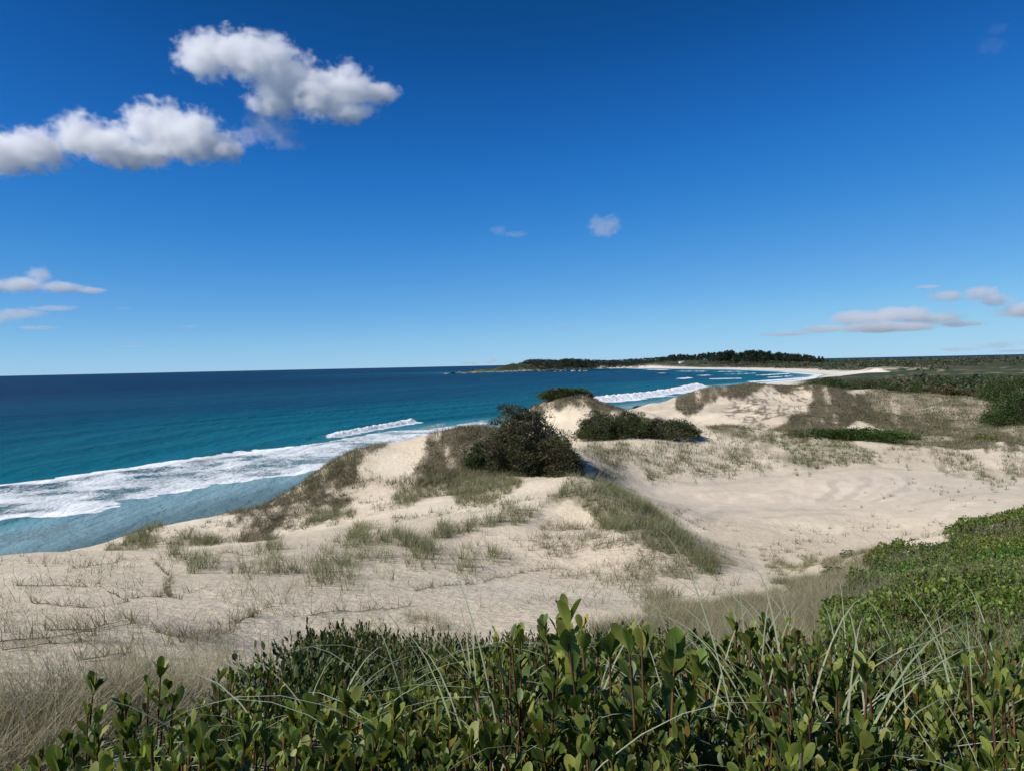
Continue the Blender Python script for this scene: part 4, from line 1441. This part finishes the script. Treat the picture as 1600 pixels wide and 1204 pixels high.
random.seed(11)
cnt = 0
for i in range(4000):
    px, Y = random.uniform(1270, 1720), math.exp(random.uniform(math.log(160), math.log(460)))
    x = (px - CX) / F_PX * Y
    u = vnoise(np.array([x / 45]), np.array([Y / 45]), 301)[0]
    if Y < 190 and px < 1460:
        continue
    if px < 1420 and Y > 300 and u < .5:
        continue
    if cnt >= 260:
        break
    tp = proj(np.array([x]), np.array([Y]), np.array([g1(x, Y) + 2.4]))[1][0]
    if tp < (591 if px < 1420 else 584):
        continue
    if px > 1440 and Y < 300:
        kind = 'rusty brown' if u < .62 else 'dark green'
    else:
        kind = 'green' if u > .5 else 'dark green'
    scrub_at(x, Y, kind, random.uniform(.5, 1.15) * (.8 if Y < 240 else 1))
    cnt += 1
for px, Y, kind in ((1240, 185, 'green'), (1270, 190, 'green'), (1225, 175, 'dark green'), (1300, 182, 'green'), (1390, 178, 'dark green'), (1405, 172, 'dark green'), (1200, 182, 'dark green')):
    scrub_at((px - CX) / F_PX * Y, Y, kind, .55)

# scrub still further away reads as one rough carpet
n = 17000
x, y, z = scatter(n, 690, 1760, 300, 3600)
d = GDsample(x, y)
pxs, pys, _ = proj(x, y, z + 1.8)
ok = (d > np.where((x < 300) & (y > 1950), 14, 34)) & (np.hypot((x - 340) / 62, (y - 790) / 105) > 1) & (np.hypot((x - 400) / 36, (y - 800) / 75) > 1) & ((y > 720) | (pys > np.where(pxs < 1420, 591, 584))) & ((pxs > 1285) | (y > 720)) & ((pxs < 1480) | (y > 900) | (pys > 585)) & (np.hypot((x - 760) / 200, (y - 960) / 70) > 1) & (rng.random(n) < .55 + .7 * (fbm(x / 60, y / 60, 311, 2)))
x, y, z, Y = x[ok], y[ok], z[ok], y[ok]
k = 16
R = (1.7 + Y / 800) * U(.6, 1.3, len(x))
N = len(x) * k
r = rdir(N)
r[:, 2] = np.abs(r[:, 2])
B = np.repeat(np.stack([x, y, z - .3], -1), k, 0) + r * np.repeat(R, k)[:, None] * [1, 1, .55]
hue = fbm(x / 70, y / 70, 313, 3)
cb = np.where((hue > .12)[:, None], vary([(.10, .09, .055), (.085, .085, .048), (.12, .105, .065)], len(x), .15), vary([(.052, .068, .036), (.06, .078, .040), (.045, .060, .034)], len(x), .15))  # paler, greyer leaf tones: slight haze of distance put into the colour
col = np.repeat(cb, k, 0) * U(.65, 1.4, N)[:, None]
Ls = np.repeat(R, k) * U(.5, .9, N)
v, f, cc = flecks(B, unit(r + rng.normal(0, .6, (N, 3))), unit(r + rng.normal(0, .5, (N, 3))), Ls, Ls * .8, col)
link('far_scrub', new_mesh('far_scrub', v, f, MAT_SCRUB, False, cc), kind='stuff', label='low far-off coastal scrub covering the land up to the headland', category='scrub')

# ------------------------------------------------------------------ trees on the headland
def tree_mesh(h, w, kind, seed):
    """single mesh: tapered trunk, limbs and an uneven crown, for a tree seen from two kilometres"""
    ps = []
    tc = (.075, .06, .05)
    ps.append(tube([(0, 0, -1), (.1, .1, h * .4), (0, .2, h * .92)], h * .018, h * .004, tc, 5))
    for i in range(26 if kind == 'pine' else 20):
        t = U(.25, 1.0, 1)[0]
        if kind == 'pine':
            rr = w * (1.08 - t) * U(.7, 1.25, 1)[0] + .05 * w
        else:
            rr = w * math.sqrt(max(.05, 1 - (2 * t - 1.1) ** 2)) * U(.5, 1.05, 1)[0]
        a = U(0, 6.28, 1)[0]
        c = np.array([rr * math.cos(a), rr * math.sin(a), h * t])
        ps.append(tube([(0, 0, h * t * .85), c * [.5, .5, 1], c], h * .006, h * .002, tc, 3))
        n = 26
        r = rdir(n)
        P = c + r * U(.2, 1, n)[:, None] * [w * .34, w * .34, h * .075]
        base = vary([(.024, .038, .020), (.032, .048, .024), (.020, .032, .018)], 1, .25)[0]
        L = h * .07 * U(.6, 1.4, n)
        ps.append(flecks(P, unit(r + rng.normal(0, .5, (n, 3))), rdir(n), L, L * .7, base[None] * U(.7, 1.4, n)[:, None]))
    V, Fc, cc = join(ps)
    return new_mesh('tree_' + kind, V, Fc, MAT_SCRUB, False, cc)


PINES = [tree_mesh(19, 4.8, 'pine', i) for i in range(4)]
GUMS = [tree_mesh(10, 5.2, 'broad', i) for i in range(4)]
# tops of the wood along the photo
WX = [1030, 1045, 1060, 1085, 1105, 1125, 1145, 1150, 1158, 1175, 1195, 1215, 1235, 1255, 1275, 1290]
WY = [560, 556, 554, 555, 551, 550, 548, 552, 550, 548, 549, 551, 553, 554, 556, 558]
for i in range(170):
    px = 1030 + 258 * (i + random.uniform(-.5, .5)) / 170
    Y = float(np.interp(px, [1030, 1085, 1115, 1290], [2750, 2650, 2200, 1900])) + random.choice([-90, 0, 90]) + random.uniform(-30, 30)
    x = (px - CX) / F_PX * Y
    gz = g1(x, Y)
    top = at(px, np.interp(px, WX, WY), Y)[2]
    s = max(.35, (top - gz) / 19) * random.choice([1, .95, .85, .7, 1.04])
    o = link('pine_tree', random.choice(PINES), None, (x, Y, gz - .5), label='dark pine in the wood above the far beach', category='tree', group='pines of the wood above the far beach')
    o.rotation_euler.z = random.uniform(0, 6.28)
    o.scale = (s * random.uniform(.9, 1.3), s * random.uniform(.9, 1.3), s)
HX = [815, 822, 835, 860, 895, 900, 950, 975, 1000, 1020, 1040]
HY = [567, 562.5, 562, 562, 561, 562, 563, 562, 560.5, 559, 558]
for i in range(190):
    px = 816 + 250 * (i + random.uniform(-.5, .5)) / 190
    Y = random.choice([2450, 2560, 2660, 2760]) + random.uniform(-40, 40)
    x = (px - CX) / F_PX * Y
    gz = g1(x, Y)
    top = at(px, np.interp(px, HX, HY), Y)[2]
    s = max(.35, (top - gz) / 10) * random.choice([1, .9, .8, 1.03])
    o = link('coastal_tree', random.choice(GUMS), None, (x, Y, gz - .5), label='low dark tree in the belt along the headland', category='tree', group='low trees along the headland')
    o.rotation_euler.z = random.uniform(0, 6.28)
    o.scale = (s, s, s)
o = link('pine_tree', PINES[1], None, ((1590 - CX) / F_PX * 1500, 1500, g1((1590 - CX) / F_PX * 1500, 1500) - 1), label='lone dark tree breaking the horizon at the right edge', category='tree')
o.scale = (.6, .6, .5)

# ------------------------------------------------------------------ white house below the wood
def flat_mat(name, col, rough=.7):
    t = NT(name)
    p = t.n('BsdfPrincipled')
    nz = t.ramp(t.noise(1.5, 3, vec=t.pos()), .2, .8, .88, 1.1)
    c = t.n('VectorMath', operation='SCALE')
    c.inputs[0].default_value = col
    t.l(nz, c.inputs['Scale'])
    t.l(c.outputs[0], p.inputs['Base Color'])
    p.inputs['Roughness'].default_value = rough
    t.l(p.outputs[0], t.out.inputs[0])
    return t.m


def box(x0, x1, y0, y1, z0, z1):
    V = [(x, y, z) for z in (z0, z1) for x, y in ((x0, y0), (x1, y0), (x1, y1), (x0, y1))]
    return np.array(V, float), np.array([(0, 3, 2, 1), (4, 5, 6, 7), (0, 1, 5, 4), (1, 2, 6, 5), (2, 3, 7, 6), (3, 0, 4, 7)])


_hp = visible_hit(1062, 568.6, 1500, 5000)
Yh, hx = _hp[1], _hp[0]
root = bpy.data.objects.new('house', None)
C.objects.link(root)
root.location = (hx, Yh - 20, g1(hx, Yh - 20) + 3.2)
root['label'] = 'small white house standing below the pine wood'
root['category'] = 'house'
wm, rm, gm_ = flat_mat('white_wall', (.75, .74, .70)), flat_mat('pale_roof', (.60, .60, .58), .4), flat_mat('window_glass', (.04, .05, .06), .1)
link('wall', new_mesh('wall', *box(-7, 7, -3, 3, -2, 3), wm), root)
rv = np.array([(-7.4, -3.5, 3), (7.4, -3.5, 3), (7.4, 3.5, 3), (-7.4, 3.5, 3), (-7.4, 0, 4.9), (7.4, 0, 4.9)], float)
link('roof', new_mesh('roof', np.vstack([rv, rv[:2] * 1]), np.array([(0, 1, 5, 4), (2, 3, 4, 5), (0, 3, 2, 1)]), rm), root)
for wx in (-3.2, 0, 3.2):
    link('window', new_mesh('window', *box(wx - .7, wx + .7, -3.05, -2.98, 1, 2.3), gm_), root)

# ------------------------------------------------------------------ rocks at the tip of the headland
def rock_material():
    t = NT('granite')
    p = t.n('BsdfPrincipled')
    n1 = t.ramp(t.noise(.4, 5, .7, t.pos()), .3, .7, 0, 1)
    t.l(t.mix(n1, (.40, .33, .27), (.22, .19, .17)), p.inputs['Base Color'])
    p.inputs['Roughness'].default_value = .85
    t.l(p.outputs[0], t.out.inputs[0])
    return t.m


RM = rock_material()
import bmesh


def rock_mesh(seed):
    bm = bmesh.new()
    bmesh.ops.create_icosphere(bm, subdivisions=3, radius=1)
    for v in bm.verts:
        c = v.co
        n = fbm(np.array([c.x * 1.4 + seed]), np.array([c.y * 1.4 + c.z * 1.9]), 401 + seed, 3)[0]
        v.co = c * (1 + .4 * n)
        v.co.z = v.co.z * .6
    me = bpy.data.meshes.new('rock')
    bm.to_mesh(me)
    bm.free()
    me.materials.append(RM)
    return me


ROCKS = [rock_mesh(i) for i in range(4)]
for i in range(42):
    t = (i / 41) ** .8
    px = 698 + 215 * t + random.uniform(-3, 3)
    P = on_sea(px, (583.5 if px < 760 else 581.3) + random.uniform(-1.6, .8) - .012 * max(0, px - 760), .4)
    s = random.uniform(2.5, 6.5) * (1.25 if 705 < px < 745 else .8)
    o = link('rock', random.choice(ROCKS), None, (P[0], P[1], random.uniform(0, 1.0)), label='pale granite rock at the water line of the headland', category='rock', group='rocks along the foot of the headland')
    o.scale = (s * 1.5, s * 1.2, s * random.uniform(.5, 1.0))
    o.rotation_euler.z = random.uniform(0, 6.28)
# ------------------------------------------------------------------ clouds: vapour with its own density, far off and high
def cloud(label, Y, blobs, dens, nscale=1.0, rough=.62, erode=1.0, depth=1.0, seed=0.0, group=None, detail=8):
    """blobs: (pixel x, pixel y, half-width px, half-height px) of each billow; they stand Y metres ahead"""
    B = []
    for bx_, by_, rw, rh in blobs:
        k = .35 * math.sin(bx_ * 12.9 + by_ * 3.1)
        c = at(bx_, by_, Y + k * rw / F_PX * Y * depth)
        B.append((c, rw / F_PX * Y, rw / F_PX * Y * depth, rh / F_PX * Y))
    org = np.mean([b[0] for b in B], 0)
    bm = bmesh.new()
    for c, rx, ry, rz in B:
        mt = Matrix.Translation(Vector(c - org)) @ Matrix.Diagonal((rx * 1.25, ry * 1.25, rz * 1.25, 1))
        bmesh.ops.create_icosphere(bm, subdivisions=3, radius=1, matrix=mt)
    me = bpy.data.meshes.new('cloud')
    bm.to_mesh(me)
    bm.free()
    o = link('cloud', me, None, org)
    md = o.modifiers.new('skin', 'REMESH')
    md.mode = 'VOXEL'
    md.voxel_size = min(min(b[1], b[3]) for b in B) * .22
    dg = bpy.context.evaluated_depsgraph_get()
    me2 = bpy.data.meshes.new_from_object(o.evaluated_get(dg))
    o.modifiers.clear()
    o.data = me2
    t = NT('cloud_vapour')
    tc = t.n('TexCoord')
    P = tc.outputs['Object']
    size = max(b[1] for b in B)
    nz = t.n('TexNoise')
    nz.noise_dimensions = '3D'
    mp = t.n('Mapping')
    t.l(P, mp.inputs[0])
    mp.inputs['Location'].default_value = (seed * 37.0, seed * 11.0, seed * 5.0)
    mp.inputs['Scale'].default_value = (1, 1, 1.25)
    t.l(mp.outputs[0], nz.inputs['Vector'])
    nz.inputs['Scale'].default_value = nscale / size
    nz.inputs['Detail'].default_value = detail
    nz.inputs['Roughness'].default_value = rough
    field = None
    for c, rx, ry, rz in B:
        m = t.n('VectorMath', operation='SUBTRACT')
        t.l(P, m.inputs[0])
        m.inputs[1].default_value = tuple(c - org)
        m2 = t.n('VectorMath', operation='MULTIPLY')
        t.l(m.outputs[0], m2.inputs[0])
        m2.inputs[1].default_value = (1 / rx, 1 / ry, 1 / rz)
        ln = t.n('VectorMath', operation='LENGTH')
        t.l(m2.outputs[0], ln.inputs[0])
        f = t.math('SUBTRACT', 1.0, ln.outputs['Value'])
        field = f if field is None else t.math('SMOOTH_MAX', field, f, .25)
    v = t.math('ADD', field, t.math('MULTIPLY', t.math('SUBTRACT', nz.outputs[0], .5), 2.6 * erode))
    dn = t.ramp(v, .0, .6, 0, dens)
    pv = t.n('VolumePrincipled')
    pv.inputs['Color'].default_value = (1, 1, 1, 1)
    pv.inputs['Anisotropy'].default_value = .1
    t.l(dn, pv.inputs['Density'])
    t.l(pv.outputs[0], t.out.inputs['Volume'])
    o.data.materials.clear()
    o.data.materials.append(t.m)
    o['label'] = label
    o['category'] = 'cloud'
    if group:
        o['group'] = group
    return o


cloud('big white cumulus drifting highest, stretched out to a ragged right end', 1700,
      [(318, 88, 46, 40), (365, 82, 48, 36), (415, 95, 55, 42), (455, 130, 60, 48), (430, 155, 45, 32), (500, 150, 50, 38), (545, 140, 42, 42), (590, 148, 34, 20), (548, 178, 38, 16)], .06, 2.6, .64, .95, .8, 1.0)
cloud('long white cumulus below the highest one, running off the left edge', 1700,
      [(-60, 250, 60, 36), (10, 240, 55, 36), (60, 232, 48, 34), (125, 212, 46, 38), (170, 225, 48, 36), (245, 205, 56, 48), (300, 215, 58, 44), (350, 232, 34, 24), (205, 240, 60, 26)], .06, 2.4, .64, .95, .8, 2.0)
cloud('thin grey veil of cloud hanging between the highest cumulus and the long one', 1750,
      [(405, 190, 32, 30), (430, 205, 42, 22), (385, 214, 34, 18), (450, 228, 34, 10)], .012, 2.6, .66, .95, .5, 2.6)
cloud('flat-based white cloud at the left edge above a grey one', 4200, [(-20, 446, 40, 14), (30, 445, 45, 15), (60, 430, 24, 16), (95, 449, 42, 10), (140, 454, 28, 6)], .014, 2.2, .6, .6, .6, 3.0)
cloud('thin grey cloud bank low at the left edge', 5200, [(-20, 498, 50, 14), (30, 490, 50, 11), (85, 482, 48, 5), (60, 512, 40, 4)], .0045, 2.4, .6, .75, .6, 4.0)
cloud('small solitary round cloud over the middle of the bay', 3000, [(935, 352, 21, 17), (955, 350, 19, 17), (945, 362, 20, 12)], .008, 2.0, .55, .7, .8, 5.0)
cloud('faint wisp of cloud left of the solitary round cloud', 3000, [(778, 360, 17, 8), (805, 366, 24, 5)], .004, 2.0, .55, .7, .8, 6.0)
cloud('long flat cloud with a white top and lilac base over the right-hand land', 5600, [(1340, 496, 56, 13), (1400, 492, 62, 14), (1460, 498, 58, 12), (1500, 506, 44, 6), (1290, 514, 44, 7), (1230, 522, 46, 4), (1380, 512, 90, 9)], .010, 2.6, .6, .65, .6, 7.0)
cloud('white cloud at the right edge above the long flat one', 5600, [(1480, 462, 34, 10), (1530, 458, 34, 15), (1555, 468, 36, 12), (1600, 486, 48, 14), (1450, 448, 24, 4), (1640, 480, 50, 16)], .011, 2.4, .6, .65, .6, 8.0)
cloud('faint wisp of cloud high up near the top right corner', 2600, [(1548, 72, 26, 16), (1560, 45, 20, 10)], .0009, 2.2, .6, .8, .8, 9.0)
cloud('tiny tilted grey wisp of cloud above the headland', 5000, [(878, 510, 12, 5), (888, 514, 9, 4)], .004, 2.0, .5, .4, .8, 10.0)
cloud('tiny white puff of cloud on the horizon beside the headland', 9000, [(770, 561, 9, 6), (760, 566, 12, 3), (735, 567, 22, 2.5)], .007, 2.0, .5, .4, .8, 11.0)
for i, (a, b, c, d, lb) in enumerate([(208, 541, 34, 2.6, 'dark sliver of cloud low over the sea at left'), (574, 543, 24, 2.4, 'dark sliver of cloud low over the middle of the sea'), (296, 510, 20, 3, 'grey sliver of cloud above the dark one at left'),
                                      (192, 482, 14, 3, 'tiny grey shred of cloud beside the left-hand cloud bank'), (776, 521, 12, 2, 'tiny grey streak of cloud above the headland tip')]):
    cloud(lb, 6000, [(a, b, c, d), (a + c * .5, b - d * .3, c * .6, d * .8)], .003, 1.5, .5, .3, .5, 12.0 + i)
cloud('low white cloud rack along the horizon at right', 9500, [(1560, 540, 44, 7), (1500, 546, 40, 4), (1620, 536, 50, 8), (1600, 548, 60, 4)], .002, 2.4, .6, .6, .5, 20.0)
